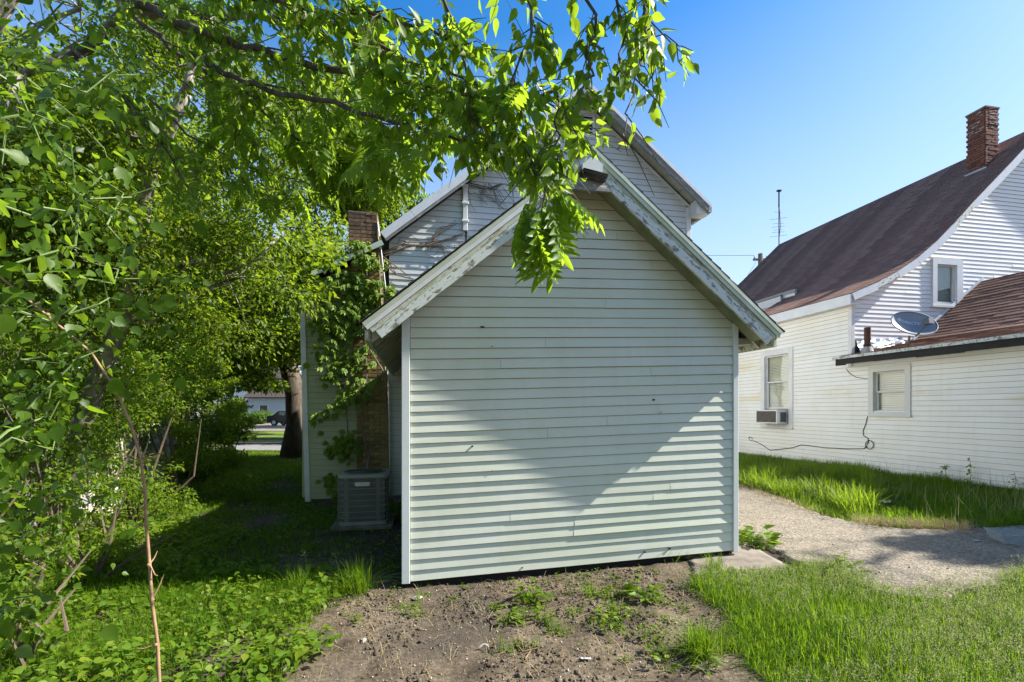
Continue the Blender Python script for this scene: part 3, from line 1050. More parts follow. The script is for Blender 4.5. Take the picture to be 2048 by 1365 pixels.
# upper far wall above the flare
mb = MB(); mb.box(11.42, 11.5, 13.0, 18.4, 2.4, 3.75)
nw3 = NF.part("upper_side_wall", mb, M['backing'])
siding(NF, nw3, 'd', 11.42, [(13.0, 2.4), (18.4, 2.4), (18.4, 3.7), (13.0, 3.7)], 2.4, 3.65, M['cream_siding'], t=.012)
# gable wall
prof = [(9.66, 2.66), (10.3, 2.93), (10.89, 3.22), (11.45, 3.56), (11.99, 3.98), (12.5, 4.44), (13.08, 5.0), (14.23, 6.06), (15.5, 7.25)]
def pz(u):
    for (a, b), (c, d) in zip(prof[:-1], prof[1:]):
        if u <= c: return b + (d - b) * (u - a) / (c - a)
    return prof[-1][1]
GW = (1862, 1922, 517, 611)
def gable_pt(px, py, d=ND):
    r = (px - 1024) / 964; Y = d / (CU - SU * r); X = r * Y
    return CU * X + SU * Y, (820 - py) / 964 * Y
u0, zA1 = gable_pt(1862, 517); u1, zB1 = gable_pt(1922, 517); _, z0 = gable_pt(1862, 611)
w_gab = (u0, u1, z0, zA1)
mb = MB()
gpo = [(NU + .2, 0.6), (20.8, .6), (20.8, 2.7)] + [(31.0 - u, z - .12) for u, z in prof if u < 15.5 and u > 10.2] + [(15.5, 7.13)] + [(u, z - .12) for u, z in reversed(prof) if NU + .2 < u < 15.5] + [(NU + .2, 2.75)]
mb.prism(gpo, lambda u, z: (u, ND + .12, z), lambda u, z: (u, ND + .2, z))
ng = NF.part("gable_wall", mb, M['backing'])
# boards per course, clipped under the curved rake
e = .1016; z = .95; k = 0
def u_at(z):
    lo, hi = NU + .03, 15.5
    if pz(lo) - .14 > z: return lo
    for _ in range(30):
        mid = (lo + hi) / 2
        if pz(mid) - .14 > z: hi = mid
        else: lo = mid
    return lo
while z < 6.9:
    a0 = u_at(z); a1 = u_at(z + e)
    poly = [(a0, z), (17.5, z), (17.5, z + e + .01), (a1, z + e + .01)]
    siding(NF, ng, 'u', ND, poly, z + 1e-5, z + e * .5, M['white_siding'], holes=[inner(w_gab, .05)], wav=.002)
    z += e
for (uu, d0, d1, zb, ztop) in ((NU, ND - .035, ND + .06, 1.0, 2.62),):
    mb = MB(); mb.box(uu - .035, uu + .055, d0, d1, zb, ztop)
    bevel(NF.part("corner_trim", mb, M['white_trim']), .005)
mb = MB(); mb.box(NU - .030, NU, ND - .05, ND + .05, ZB, 1.05)
# roofs
mb = MB()
pp = prof + [(u, z - .06) for u, z in reversed(prof)]
mb.prism(pp, lambda u, z: (u, 9.32, z), lambda u, z: (u, 13.5, z))
nr = NF.part("roof", mb, M['roof_dark'])
roof_courses(NF, nr, prof, 9.28, 13.5, M['roof_brown'], exposure=.14, thick=.008)
prof2 = [(11.25, 3.72)] + [(u, z) for u, z in prof if u > 11.9]
prof2[0] = (11.3, 3.62)
mb = MB()
pp = prof2 + [(u, z - .06) for u, z in reversed(prof2)]
mb.prism(pp, lambda u, z: (u, 13.52, z), lambda u, z: (u, 18.5, z))
nr2 = NF.part("roof", mb, M['roof_dark'])
roof_courses(NF, nr2, prof2, 13.5, 18.55, M['roof_brown'], exposure=.14, thick=.008)
roof_slab(NF, 15.49, 7.25, 21.3, 2.6, 9.3, 18.5, M['roof_brown'])
# fascia boards
mb = MB(); mb.box(9.62, 9.66, 9.30, 13.5, 2.40, 2.635); NF.part("fascia", mb, M['white_metal'])
mb = MB(); mb.box(9.66, 9.92, 9.33, 13.5, 2.42, 2.45); NF.part("soffit", mb, M['white_trim'])
mb = MB(); mb.box(11.24, 11.28, 13.4, 18.5, 3.36, 3.60); NF.part("fascia", mb, M['white_metal'])
mb = MB(); mb.box(11.28, 11.44, 13.4, 18.5, 3.38, 3.40); NF.part("soffit", mb, M['white_trim'])
for i in range(len(prof) - 1):
    (a, b), (c, d) = prof[i], prof[i + 1]
    dn = Vector((d - b, 0, -(c - a))).normalized()
    worn = i in (1, 5)
    beam("rake_board", NF, (a, 9.285, b - .012), (c, 9.285, d - .012), .17 if not worn else .13, .03, M['white_metal'] if not worn else M['peel'], down=dn, n=5, wob=.006)
    mb = MB(); mb.prism([(a, b - .16), (c, d - .16), (c, d - .13), (a, b - .13)], lambda u, z: (u, 9.32, z), lambda u, z: (u, ND + .01, z))
    NF.part("soffit", mb, M['white_trim'])
# addition roof: shallow then steep
aprof = [(9.58, 1.235), (11.67, 1.66), (12.7, 2.43), (13.68, 3.19)]
mb = MB(); pp = aprof + [(u, z - .05) for u, z in reversed(aprof)]
mb.prism(pp, lambda u, z: (u, 2.0, z), lambda u, z: (u, ND - .03, z))
ar = NF.part("addition_roof", mb, M['roof_dark'])
roof_courses(NF, ar, aprof, 2.0, ND - .03, M['roof_brown'], exposure=.14, thick=.011)
mb = MB(); mb.box(9.58, 9.80, ND - .04, ND + .16, 1.19, 1.24); NF.part("eave_corner", mb, M['roof_dark'])
mb = MB(); mb.box(9.55, 9.585, 2.0, 9.72, 1.175, 1.235); NF.part("drip_edge", mb, M['peel'])
mb = MB()
dd = 2.0
while dd < 9.68:
    L = random.uniform(.4, .9); d1 = min(9.68, dd + L)
    hgt = random.uniform(.13, .165)
    mb.box(9.60, 9.625, dd, d1, 1.19 - hgt, 1.19); dd = d1
ob = NF.part("open_eave", mb, M['tar']); ob["label"] = "rotten black eave board with the gutter gone"
mb = MB(); mb.box(9.63, NU + .15, 2.0, 9.68, 1.155, 1.17); NF.part("soffit", mb, M['tar'])
# flashing along the steep slope and crumpled sheet by the vent pipe
mb = MB(); mb.prism([(11.60, 1.65), (13.70, 3.22), (13.70, 3.30), (11.60, 1.73)], lambda u, z: (u, ND - .045, z), lambda u, z: (u, ND - .028, z))
NF.part("flashing", mb, M['white_metal'])
V = []; Fc = []
nx_, ny_ = 14, 5
for j in range(ny_ + 1):
    for i in range(nx_ + 1):
        uu = 9.98 + 1.25 * i / nx_; zz = 1.30 + .2 * (uu - 9.98) + .30 * j / ny_ * (1 - .45 * i / nx_)
        V.append((uu, ND - .05 - .12 * (1 - j / ny_) + random.uniform(-.03, .02), zz + random.uniform(-.02, .02)))
for j in range(ny_):
    for i in range(nx_):
        a = j * (nx_ + 1) + i; Fc.append((a, a + 1, a + nx_ + 2, a + nx_ + 1))
mb = MB(); mb.add(V, Fc); NF.part("crumpled_flashing", mb, M['lead'])
mb = MB(); mb.box(9.95, 11.2, ND - .024, ND + .1, 1.2, 1.62); NF.part("rotten_board", mb, M['rot'])
# vent pipe
vu, vd = 10.02, 9.1
r_ = (1735 - 1024) / 964
for _ in range(1):
    Yv = 10.72; Xv = r_ * Yv
vp = (CU * Xv + SU * Yv, -SU * Xv + CU * Yv)
zr = 1.235 + .203 * (vp[0] - 9.58)
mb = MB(); mb.tube([(vp[0], vp[1], zr - .02), (vp[0], vp[1], zr + .55)], .065, 16, True)
vpo = NF.part("vent_pipe", mb, M['rust'], smooth=False)
mb = MB(); mb.tube([(vp[0], vp[1], zr - .03), (vp[0], vp[1], zr + .12)], [.14, .075], 16); NF.part("pipe_boot", mb, M['mortar_light'], vpo)
mb = MB(); mb.tube([(vp[0], vp[1], zr + .12), (vp[0], vp[1], zr + .17)], .072, 16); NF.part("tar_band", mb, M['tar'], vpo)
# chimney
cu0, cu1, cd0, cd1, cz1 = 14.49, 14.92, 10.0, 10.45, 7.90
mb = MB(); mb.box(cu0 + .02, cu1 - .02, cd0 + .02, cd1 - .02, 5.6, cz1 - .02)
nch = NF.part("chimney", mb, M['mortar_light'])
nch["label"] = "red brick chimney with pale mortar smears near the top"
bb = MB(); bb.box(-.5, .5, -.5, .5, -.028, .028)
bme = bb.mesh("brick", M['brick_red'])
z = 5.95; k = 0
while z < cz1:
    for (fixed, lo, hi, ax) in ((cd0, cu0, cu1, 'u'), (cu0, cd0 + .022, cd1, 'd')):
        x = lo - (.1 if k % 2 else 0)
        while x < hi - .02:
            a = max(lo, x); b = min(hi, x + .195)
            x += .203
            if b - a < .03: continue
            o = link("brick", bme, nch)
            pr = random.uniform(-.006, .006)
            if ax == 'u':
                o.location = ((a + b) / 2 - NF.org[0], fixed + .02 + pr - NF.org[1], z - NF.org[2]); o.scale = (b - a, .06, 1)
            else:
                o.location = (fixed + .02 + pr - NF.org[0], (a + b) / 2 - NF.org[1], z - NF.org[2]); o.scale = (.06, b - a, 1)
            o.rotation_euler = (random.uniform(-.02, .02), random.uniform(-.015, .015), random.uniform(-.02, .02))
    z += .0665; k += 1
mb = MB()
for q in range(26):
    zz = random.uniform(7.35, 7.88); L = random.uniform(.06, .2)
    if random.random() < .5:
        a = random.uniform(cu0, cu1 - L); mb.prism([(a, zz), (a + L, zz + random.uniform(-.01, .01)), (a + L * .8, zz + .025), (a + L * .1, zz + .02)], lambda u, z: (u, cd0 - .018, z), lambda u, z: (u, cd0 + .01, z))
    else:
        a = random.uniform(cd0, cd1 - L); zz -= .05; mb.prism([(a, zz), (a + L, zz + random.uniform(-.01, .01)), (a + L * .8, zz + .022), (a + L * .1, zz + .018)], lambda d, z: (cu0 - .016, d, z), lambda d, z: (cu0 + .01, d, z))
NF.part("mortar_smears", mb, M['mortar_light'], nch)["kind"] = "stuff"
mb = MB(); mb.box(cu0 - .02, cu1 + .02, cd0 - .02, cd1 + .02, cz1 - .01, cz1 + .025); NF.part("chimney_cap", mb, M['mortar'], nch)
mb = MB(); mb.box(cu0 - .03, cu0 - .01, cd0 - .03, cd1 + .02, 5.9, 6.33); NF.part("chimney_flashing", mb, M['lead'], nch)
mb = MB(); mb.prism([(cu0 - .03, 6.08), (cu1 + .01, 6.52), (cu1 + .01, 6.70), (cu0 - .03, 6.28)], lambda u, z: (u, cd0 - .032, z), lambda u, z: (u, cd0 - .012, z)); NF.part("chimney_flashing", mb, M['lead'], nch)


# windows
def window(F, axis, const, w, m_trim, tw=.11, side_low=True, blind=True, sash_gap=0, label=None, sill_out=.03):
    s0, s1, z0, z1 = w
    def bx(mb, a, b, o0, o1, c, d):
        if axis == 'd': mb.box(const - o1, const - o0, a, b, c, d)
        else: mb.box(a, b, const - o1, const - o0, c, d)
        return mb
    mb = MB()
    for q in ((s0, s0 + tw, z0, z1), (s1 - tw, s1, z0, z1), (s0 + tw, s1 - tw, z1 - tw, z1), (s0 + tw, s1 - tw, z0, z0 + tw * .7)):
        bx(mb, q[0], q[1], -.02, .030, q[2], q[3])
    i0, i1, k0, k1 = s0 + tw, s1 - tw, z0 + tw * .7, z1 - tw
    for q in ((i0 - .02, i0, k0, k1), (i1, i1 + .02, k0, k1), (i0, i1, k1, k1 + .02), (i0, i1, k0 - .02, k0)):
        bx(mb, q[0], q[1], -.119, -.02, q[2], q[3])
    win = F.part("window", mb, m_trim)
    if label: win["label"] = label
    mb = MB(); bx(mb, s0 - .01, s1 + .01, -.01, sill_out + .02, z0 - .02, z0 + .02); F.part("sill", mb, m_trim, win)
    zm = (k0 + sash_gap + k1) / 2
    for nm, lo, hi, o in (("upper_sash", zm - .02, k1 - .002, -.045), ("lower_sash", k0 + sash_gap + .002, zm + .02, -.075)):
        mb = MB(); f = .04
        for q in ((i0 + .002, i0 + f, lo, hi), (i1 - f, i1 - .002, lo, hi), (i0 + f, i1 - f, hi - f, hi), (i0 + f, i1 - f, lo, lo + f)):
            bx(mb, q[0], q[1], o - .028, o, q[2], q[3])
        F.part(nm, mb, m_trim, win)
        mb = MB(); q = const - (o - .015); mb.add([(q, i0 + f - .005, lo + f - .005), (q, i1 - f + .005, lo + f - .005), (q, i1 - f + .005, hi - f + .005), (q, i0 + f - .005, hi - f + .005)], [(0, 1, 2, 3)]); F.part("pane", mb, M['glass'], win)
    if blind:
        mb = MB(); n = int((k1 - k0) / .04)
        for q in range(n):
            zz = k0 + q * (k1 - k0) / n
            t = .012 * math.sin(q * .5)
            if axis == 'd': mb.prism([(const + .12, zz), (const + .123, zz + .003), (const + .135, zz + .036), (const + .131, zz + .036)], lambda u, z: (u, i0 + .003, z), lambda u, z: (u, i1 - .003, z + t))
            else: mb.prism([(const + .112, zz), (const + .115, zz + .003), (const + .125, zz + .036), (const + .121, zz + .036)], lambda u, z: (i0 + .003, u, z), lambda u, z: (i1 - .003, u, z + t))
        F.part("blind", mb, M['blind'], win)
    mb = MB(); bx(mb, s0, s1, -.32, -.30, z0, z1)
    F.part("room_backing", mb, M['interior'], win)
    return win


# openings in the wall backings are cut by replacing them with boxes round each window
def cut_box(F, old, axis, const, s0, s1, z0, z1, w, m, th0=.12, th1=.2, wallpoly=None):
    mb = MB()
    h = inner(w, .10)
    for a, b, c, d in ((s0, h[0], z0, z1), (h[1], s1, z0, z1), (h[0], h[1], z0, h[2]), (h[0], h[1], h[3], z1)):
        mb.box(const + th0, const + th1, a, b, c, d)
    me = mb.mesh(old.name, m, F.org)
    old.data = me
cut_box(NF, nw1, 'd', NU, 2.0, ND, ZB, 1.2, w_low, M['backing'])
cut_box(NF, nw2, 'd', NU, ND, 18.4, ZB, 2.62, w_big, M['backing'])
window(NF, 'd', NU, w_low, M['old_trim'], tw=.12, label="small double hung window under the rotten black eave")
window(NF, 'd', NU, w_big, M['white_trim'], tw=.15, sash_gap=.42, label="tall double hung window with an air conditioner")
# gable window: shallow box standing proud so the wall behind stays closed
u0, u1, z0, z1 = w_gab
mb = MB()
tw = .13
for q in ((u0, u0 + tw, z0, z1), (u1 - tw - .05, u1, z0, z1), (u0 + tw, u1 - tw - .05, z1 - .14, z1), (u0 + tw, u1 - tw - .05, z0, z0 + .05)):
    mb.box(q[0], q[1], ND - .05, ND + .1, q[2], q[3])
gwin = NF.part("window", mb, M['white_metal']); gwin["label"] = "narrow upper window wrapped in white metal trim"
mb = MB(); mb.box(u0 - .03, u1 + .03, ND - .07, ND - .0, z0 - .05, z0 + .002); NF.part("sill", mb, M['white_metal'], gwin)
mb = MB(); a, b, c, d = u0 + tw + .002, u1 - tw - .052, z0 + .052, z1 - .142
for q in ((a, a + .03, c, d), (b - .05, b, c, d), (a + .03, b - .05, d - .03, d), (a + .03, b - .05, c, c + .05)):
    mb.box(q[0], q[1], ND + .01, ND + .045, q[2], q[3])
NF.part("sash", mb, M['old_trim'], gwin)
mb = MB(); mb.add([(a + .02, ND + .03, c + .02), (b - .04, ND + .03, c + .02), (b - .04, ND + .03, d - .02), (a + .02, ND + .03, d - .02)], [(0, 1, 2, 3)]); NF.part("pane", mb, M['glass'], gwin)
mb = MB(); mb.box(u0 + .02, u1 - .02, ND + .105, ND + .115, z0 + .02, z1 - .02); NF.part("room_backing", mb, simple("pale_curtain", (.32, .36, .33), .8, .3, 3), gwin)

# ------------------------------------------------------------------ window air conditioner
s0, s1, z0, z1 = w_big
acs0, acs1 = s0 + .2, s1 - .2
acz0 = z0 + .115; acz1 = acz0 + .385
aw = acs1 - acs0
AC = Frame("window_air_conditioner", NU, (acs0 + acs1) / 2, acz0, "white box air conditioner sticking out of the tall window", "air conditioner")
mb = MB(); mb.box(NU - .34, NU + .10, acs0, acs1, acz0, acz1)
cs = AC.part("casing", mb, M['white_trim']); bevel(cs, .012)
mb = MB(); mb.box(NU - .352, NU - .341, acs0 + .04, acs1 - .04, acz0 + .04, acz1 - .04); gr = AC.part("rear_grille", mb, simple("rusty_grille", (.13, .11, .095), .8, .5, 18, bumps=.5))
for s, nm in ((acs0, -1), (acs1, 1)):
    mb = MB()
    a = s - .006 if nm < 0 else s + .001
    mb.box(NU - .24, NU - .06, a, a + .005, acz0 + .05, acz1 - .07); pv = AC.part("side_vent", mb, M['ac_dark'])
    for k in range(9):
        z = acz0 + .06 + k * .028
        mb = MB(); mb.box(NU - .24, NU - .06, a - (.006 if nm < 0 else -.005), a + (.0 if nm < 0 else .011), z, z + .008); AC.part("vent_slat", mb, M['ac_metal'], pv)
mb = MB(); mb.box(NU - .005, NU + .03, s0 + .16, acs0 - .003, acz0, acz1 + .02); AC.part("filler_panel", mb, M['black_plastic'])
mb = MB(); mb.box(NU - .005, NU + .03, acs1 + .003, s1 - .16, acz0, acz1 + .02); AC.part("filler_panel", mb, M['black_plastic'])

# ------------------------------------------------------------------ condenser unit beside the chimney
cx, cy = (730 - 1024) / 964 * 7.15, 7.15
cz = -1.655
CF = empty("condenser_unit", (cx, cy, cz), "grey louvred air conditioning condenser standing beside the chimney", "condenser", rz=RZ)
def rrect(hw, r, n=5):
    pts = []
    for (sx, sy, a0) in ((1, 1, 0), (-1, 1, 90), (-1, -1, 180), (1, -1, 270)):
        for k in range(n + 1):
            a = math.radians(a0 + 90 * k / n)
            pts.append((sx * (hw - r) + r * math.cos(a), sy * (hw - r) + r * math.sin(a)))
    return pts
def slab_rr(name, hw, r, z0, z1, m, inner_hw=None):
    mb = MB(); mb.prism(rrect(hw, r), lambda x, y: (x, y, z1), lambda x, y: (x, y, z0))
    return mb.obj(name, m, CF)
H_ = .76
slab_rr("pad", .42, .03, -.03, .02, M['concrete'])
slab_rr("base_pan", .335, .09, .022, .07, M['ac_metal'])
slab_rr("coil", .312, .09, .07, H_ - .08, M['ac_dark'])
bevel(slab_rr("top_cap", .345, .10, H_ - .08, H_ - .025, M['ac_metal']), .012)
for k in range(7):
    z = .12 + k * .082
    slab_rr("guard_ring", .333, .10, z, z + .009, M['ac_metal'])
for k, (a, b) in enumerate(((-.215, -.333), (.215, -.333), (-.215, .333), (.215, .333))):
    mb = MB(); mb.box(a - .028, a + .028, min(b, b * .93), max(b, b * 1.03), .07, H_ - .08); mb.obj("guard_post", M['ac_metal'], CF)
mb = MB()
for k in range(60):
    t = -.30 + k * .0102
    mb.box(t, t + .003, -.337, -.333, .07, H_ - .08); mb.box(-.337, -.333, t, t + .003, .07, H_ - .08)
props(mb.obj("guard_wires", M['ac_metal'], CF), kind="stuff")
mb = MB()
for rr in np.linspace(.05, .29, 9):
    mb.tube([(rr * math.cos(a), rr * math.sin(a), H_ - .015 + .012 * (1 - rr / .3)) for a in np.linspace(0, 2 * math.pi, 25)], .004, 4, False)
for a in np.linspace(0, 2 * math.pi, 9)[:-1]:
    mb.tube([(.03 * math.cos(a), .03 * math.sin(a), H_ - .004), (.30 * math.cos(a), .30 * math.sin(a), H_ - .018)], .005, 4)
mb.obj("fan_grille", M['ac_dark'], CF)

mb = MB(); mb.tube([(.15, .36, .35), (.20, .60, .30), (.22, 1.2, .28), (.25, 1.75, .5)], .022, 8); mb.obj("refrigerant_line", M['black_plastic'], CF)
mb = MB(); mb.box(-.10, .10, -.339, -.334, .575, .63); mb.obj("maker_plate", M['lead'], CF)
mb = MB(); mb.tube([(-.02, .36, .5), (-.1, .9, .45), (-.1, 1.7, .9)], .012, 6); mb.obj("power_whip", M['lead'], CF)
# ------------------------------------------------------------------ satellite dish
db = np.array(P(1816, 700, 10.15))
DN = Vector((-.16, -.80, .55)).normalized()
DF = empty("satellite_dish", tuple(db), "grey oval satellite dish on the low brown roof above the eave", "satellite dish")
cen = Vector(P(1822, 655, 10.05)) - Vector(db)
xax = Vector((0.77, -.50, -.10)); xax = (xax - DN * xax.dot(DN)).normalized()
yax = DN.cross(xax).normalized()
if yax.z < 0: yax = -yax
hw_, hh_ = .405, .325
V = []; Fc = []
R_, A_ = 8, 36
para = lambda x, y: .125 * ((x / hw_) ** 2 + (y / hh_) ** 2)
def dpt(x, y, o=0): return tuple(cen + xax * x + yax * y + DN * (para(x, y) + o))
V.append(dpt(0, 0))
for r in range(1, R_ + 1):
    for a in range(A_):
        th = 2 * math.pi * a / A_; f = r / R_
        V.append(dpt(hw_ * f * math.cos(th), hh_ * f * math.sin(th)))
for a in range(A_):
    Fc.append((0, 1 + a, 1 + (a + 1) % A_))
    for r in range(R_ - 1):
        p = 1 + r * A_; q = p + A_; a2 = (a + 1) % A_
        Fc.append((p + a, q + a, q + a2, p + a2))
mb = MB(); mb.add(V, Fc)
rf = mb.obj("reflector", M['dish'], DF, smooth=True)
sm = rf.modifiers.new("solid", 'SOLIDIFY'); sm.thickness = .012; sm.offset = -1
mb = MB(); mb.tube([dpt(hw_ * math.cos(t), hh_ * math.sin(t), .002) for t in np.linspace(0, 2 * math.pi, 49)], .009, 6, False); mb.obj("rim", M['dish'], rf)
# lettering
def text_mesh(body, size):
    cu = bpy.data.curves.new("text", 'FONT'); cu.body = body; cu.size = size; cu.align_x = 'LEFT'; cu.resolution_u = 3
    ob = bpy.data.objects.new("text", cu); COL.objects.link(ob)
    dg = bpy.context.evaluated_depsgraph_get()
    me = bpy.data.meshes.new_from_object(ob.evaluated_get(dg))
    bpy.data.objects.remove(ob); bpy.data.curves.remove(cu)
    return me
tm = text_mesh("DIRECTV", .088)
for v in tm.vertices:
    x, y = v.co.x * .92 - .185, v.co.y + .07
    ca, sa = math.cos(.02), math.sin(.02)
    v.co = Vector(dpt(x * ca - y * sa, x * sa + y * ca, .006))
tm.materials.clear(); tm.materials.append(M['dish_text'])
link("lettering", tm, rf)
mb = MB()
em = [(-.235 + .036 * math.cos(t), .10 + .036 * math.sin(t)) for t in np.linspace(0, 2 * math.pi, 17)]
mb.tube([dpt(x, y, .006) for x, y in em], .006, 5, False)
mb.tube([dpt(x, y, .006) for x, y in [(-.235 + .018 * math.cos(t), .10 + .018 * math.sin(t)) for t in np.linspace(-1.2, 3.6, 11)]], .008, 5)
mb.obj("emblem", M['dish_text'], rf)
fh = Vector(P(1858, 646, 9.75)) - Vector(db)
bot = Vector(dpt(.05, -hh_ * .98))
mb = MB(); mb.tube([tuple(bot - DN * .05), tuple(bot.lerp(fh, .5) - Vector((0, 0, .02))), tuple(fh)], .018, 8); arm = mb.obj("feed_arm", M['dish_arm'], DF)
mb = MB()
ax = (Vector(dpt(0, 0)) - fh).normalized(); sd = ax.cross(Vector((0, 0, 1))).normalized(); up_ = sd.cross(ax)
vs = []
for f, s1_, s2_ in ((-.05, .085, .055), (.05, .10, .065), (.09, .06, .04)):
    for (p, q) in ((-1, -1), (1, -1), (1, 1), (-1, 1)):
        vs.append(tuple(fh + ax * f + sd * p * s1_ + up_ * q * s2_ + up_ * .03))
mb.add(vs, [(0, 1, 2, 3), (11, 10, 9, 8)] + [(i + 4 * l, i + 4 * l + 4, (i + 1) % 4 + 4 * l + 4, (i + 1) % 4 + 4 * l) for l in range(2) for i in range(4)])
mb.obj("feed_horn", M['lnb'], DF)
mb = MB(); mb.tube([tuple(fh + ax * .09 + up_ * .03), tuple(fh + ax * .125 + up_ * .03)], .04, 10); mb.obj("horn_cover", M['dish'], DF)
mb = MB(); mb.tube([(0, 0, -.03), (.015, .0, .10), tuple(cen - DN * .06 - yax * .2)], .022, 8); mb.obj("mast", M['dish_arm'], DF)
mb = MB(); mb.tube([(-.16, -.02, -.05), (0, 0, .09)], .011, 6); mb.tube([(.16, .06, -.02), (0, 0, .09)], .011, 6); mb.obj("strut", M['black_plastic'], DF)
mb = MB(); mb.box(-.13, .13, -.09, .09, -.05, -.025); mb.obj("foot_plate", M['black_plastic'], DF)

# ------------------------------------------------------------------ antenna, utility pole, wires, cable coil
ab = np.array(P(1558, 492, 21.3))
AF = empty("tv_antenna", tuple(ab), "tall thin television antenna mast above the far roof ridge", "antenna")
mb = MB(); mb.tube([(0, 0, -.6), (0, 0, 1.7)], .022, 6); mb.tube([(0, 0, 1.7), (0, 0, 2.45)], .032, 6); mb.obj("mast", M['wire'], AF)
for z, L, tilt in ((.45, .55, .2), (.62, .4, .15), (.72, .3, .2), (.86, .42, .2), (1.0, .35, .15), (1.22, .55, .22), (1.5, .25, .1)):
    mb = MB(); mb.tube([(-L * .75, 0, z - tilt * L * .6), (L * .75, .1, z + tilt * L * .6)], .007, 4); mb.obj("element", M['wire'], AF)
mb = MB(); mb.tube([(0, 0, .3), (.07, 0, .9), (.02, 0, 1.65)], .014, 5); mb.obj("boom", M['wire'], AF)
mb = MB(); mb.box(-.09, .09, -.05, .05, 2.4, 2.46); mb.obj("mast_cap", M['wire'], AF)
pb = np.array(P(1521, 845, 30.0))
UF = empty("utility_pole", tuple(pb), "wooden utility pole top peeking over the far roof", "utility pole")
topz = (820 - 508) / 964 * 30 - pb[2]
mb = MB(); mb.tube([(0, 0, -.6), (0, 0, topz)], [.17, .14], 10); mb.obj("pole", M['pole'], UF)
mb = MB(); mb.box(-.45, .45, -.06, .06, topz - .42, topz - .30); mb.obj("crossarm", M['pole'], UF)
for x in (-.38, .38):
    mb = MB(); mb.tube([(x, 0, topz - .30), (x, 0, topz - .14)], [.05, .035], 8); mb.obj("insulator", M['lead'], UF)
def cat(a, b, sag, n=14):
    a = Vector(a); b = Vector(b)
    return [a.lerp(b, i / n) - Vector((0, 0, sag * 4 * (i / n) * (1 - i / n))) for i in range(n + 1)]
PT = Vector(pb) + Vector((0, 0, topz - .2))
for lab, a, b, sag in (("upper thin power line sagging left from the utility pole", PT + Vector((-.38, 0, .1)), P(1000, 470, 40), .5), ("lower service wire slanting down from the pole behind the shed roof", PT + Vector((-.3, 0, -.3)), P(1470, 585, 20), .1)):
    mb = MB(); mb.tube(cat(a, b, sag), .012, 4)
    props(mb.obj("overhead_wire", M['wire']), lab, "wire")
# cable on the wall
def wl(px, py, out=.02):
    d, Y = wall_d(px, NU - out); r = (px - 1024) / 964
    return W(NU - out, d, (820 - py) / 964 * Y)
mb = MB()
pts = [wl(x, y) for x, y in ((1692, 738), (1700, 748), (1712, 755), (1725, 757), (1735, 758))]
mb.tube(pts, .006, 5)
pts = [wl(x, y) for x, y in ((1735, 833), (1731, 850), (1726, 862), (1727, 872), (1736, 877), (1737, 884), (1734, 890))]
mb.tube(pts, .008, 5)
pts = [wl(1739 + 8 * math.cos(t), 890 + 8.5 * math.sin(t), .02 + .02 * (i % 5) / 5) for i, t in enumerate(np.linspace(0, 14, 46))]
mb.tube(pts, .008, 5)
pts = [wl(x, y) for x, y in ((1734, 892), (1728, 898), (1690, 898), (1650, 896), (1620, 892), (1603, 890), (1585, 896), (1540, 901), (1524, 890), (1510, 883), (1500, 881), (1497, 877), (1500, 874), (1506, 878))]
mb.tube(pts, .009, 5)
props(mb.obj("cable", M['wire']), "black cable hanging in a coil on the white wall below the window", "cable")

# ------------------------------------------------------------------ vegetation library
def orth(dirs, norm):
    d = dirs / np.linalg.norm(dirs, axis=1, keepdims=True)
    n = norm - d * (d * norm).sum(1, keepdims=True)
    l = np.linalg.norm(n, axis=1, keepdims=True)
    n = np.where(l < 1e-4, np.array([[0.3, .7, .5]]), n); n /= np.linalg.norm(n, axis=1, keepdims=True)
    s = np.cross(n, d)
    return np.stack([d, s, n], -1)


def ov(w=.30, fold=.07, curl=.10):
    V = np.array([(0, 0, 0), (.3, 0, -fold * .6), (.65, 0, -fold * .5 - curl * .4), (1, 0, -curl), (.18, w * .8, .01), (.45, w, .03), (.75, w * .62, -curl * .4), (.18, -w * .8, .01), (.45, -w, .03), (.75, -w * .62, -curl * .4)], float)
    F = [(0, 1, 4), (4, 1, 5), (5, 1, 2), (5, 2, 6), (6, 2, 3), (0, 7, 1), (7, 8, 1), (8, 2, 1), (8, 9, 2), (9, 3, 2)]
    return V, np.array(F)


OV = ov(.27, .07, .16)
def ovp(w, fold=.06, curl=.2):
    xs_ = [0, .16, .34, .54, .74, 1.0]; ws_ = [0, .72, 1.0, .86, .46, 0]
    mid = [(x, 0, -fold * .7 * math.sin(math.pi * x) - curl * x * x) for x in xs_]
    V = list(mid); F = []
    for s in (1, -1):
        b = len(V)
        for x, k in zip(xs_[1:-1], ws_[1:-1]): V.append((x - .03, s * w * k, fold * .5 * k - curl * x * x + random.uniform(-.012, .012)))
        for i in range(5):
            l = None if i == 0 else b + i - 1; r = None if i == 4 else b + i
            if l is None: t = [(i, i + 1, r)]
            elif r is None: t = [(i, i + 1, l)]
            else: t = [(i, i + 1, r), (i, r, l)]
            F += t if s > 0 else [tuple(reversed(q)) for q in t]
    return np.array(V), np.array(F)


BROAD = ovp(.36)
OV = ovp(.25, .07, .2)
LANCE = ov(.17, .06, .22)
MID = (np.array([(0, 0, 0), (.5, 0, -.07), (1, 0, -.2), (.36, .27, .02), (.36, -.27, .02)], float), np.array([(0, 1, 3), (3, 1, 2), (0, 4, 1), (1, 4, 2)]))
SIMPLE = (np.array([(0, 0, 0), (.45, .32, .07), (1, 0, -.06), (.45, -.32, .07)], float), np.array([(0, 2, 1), (0, 3, 2)]))


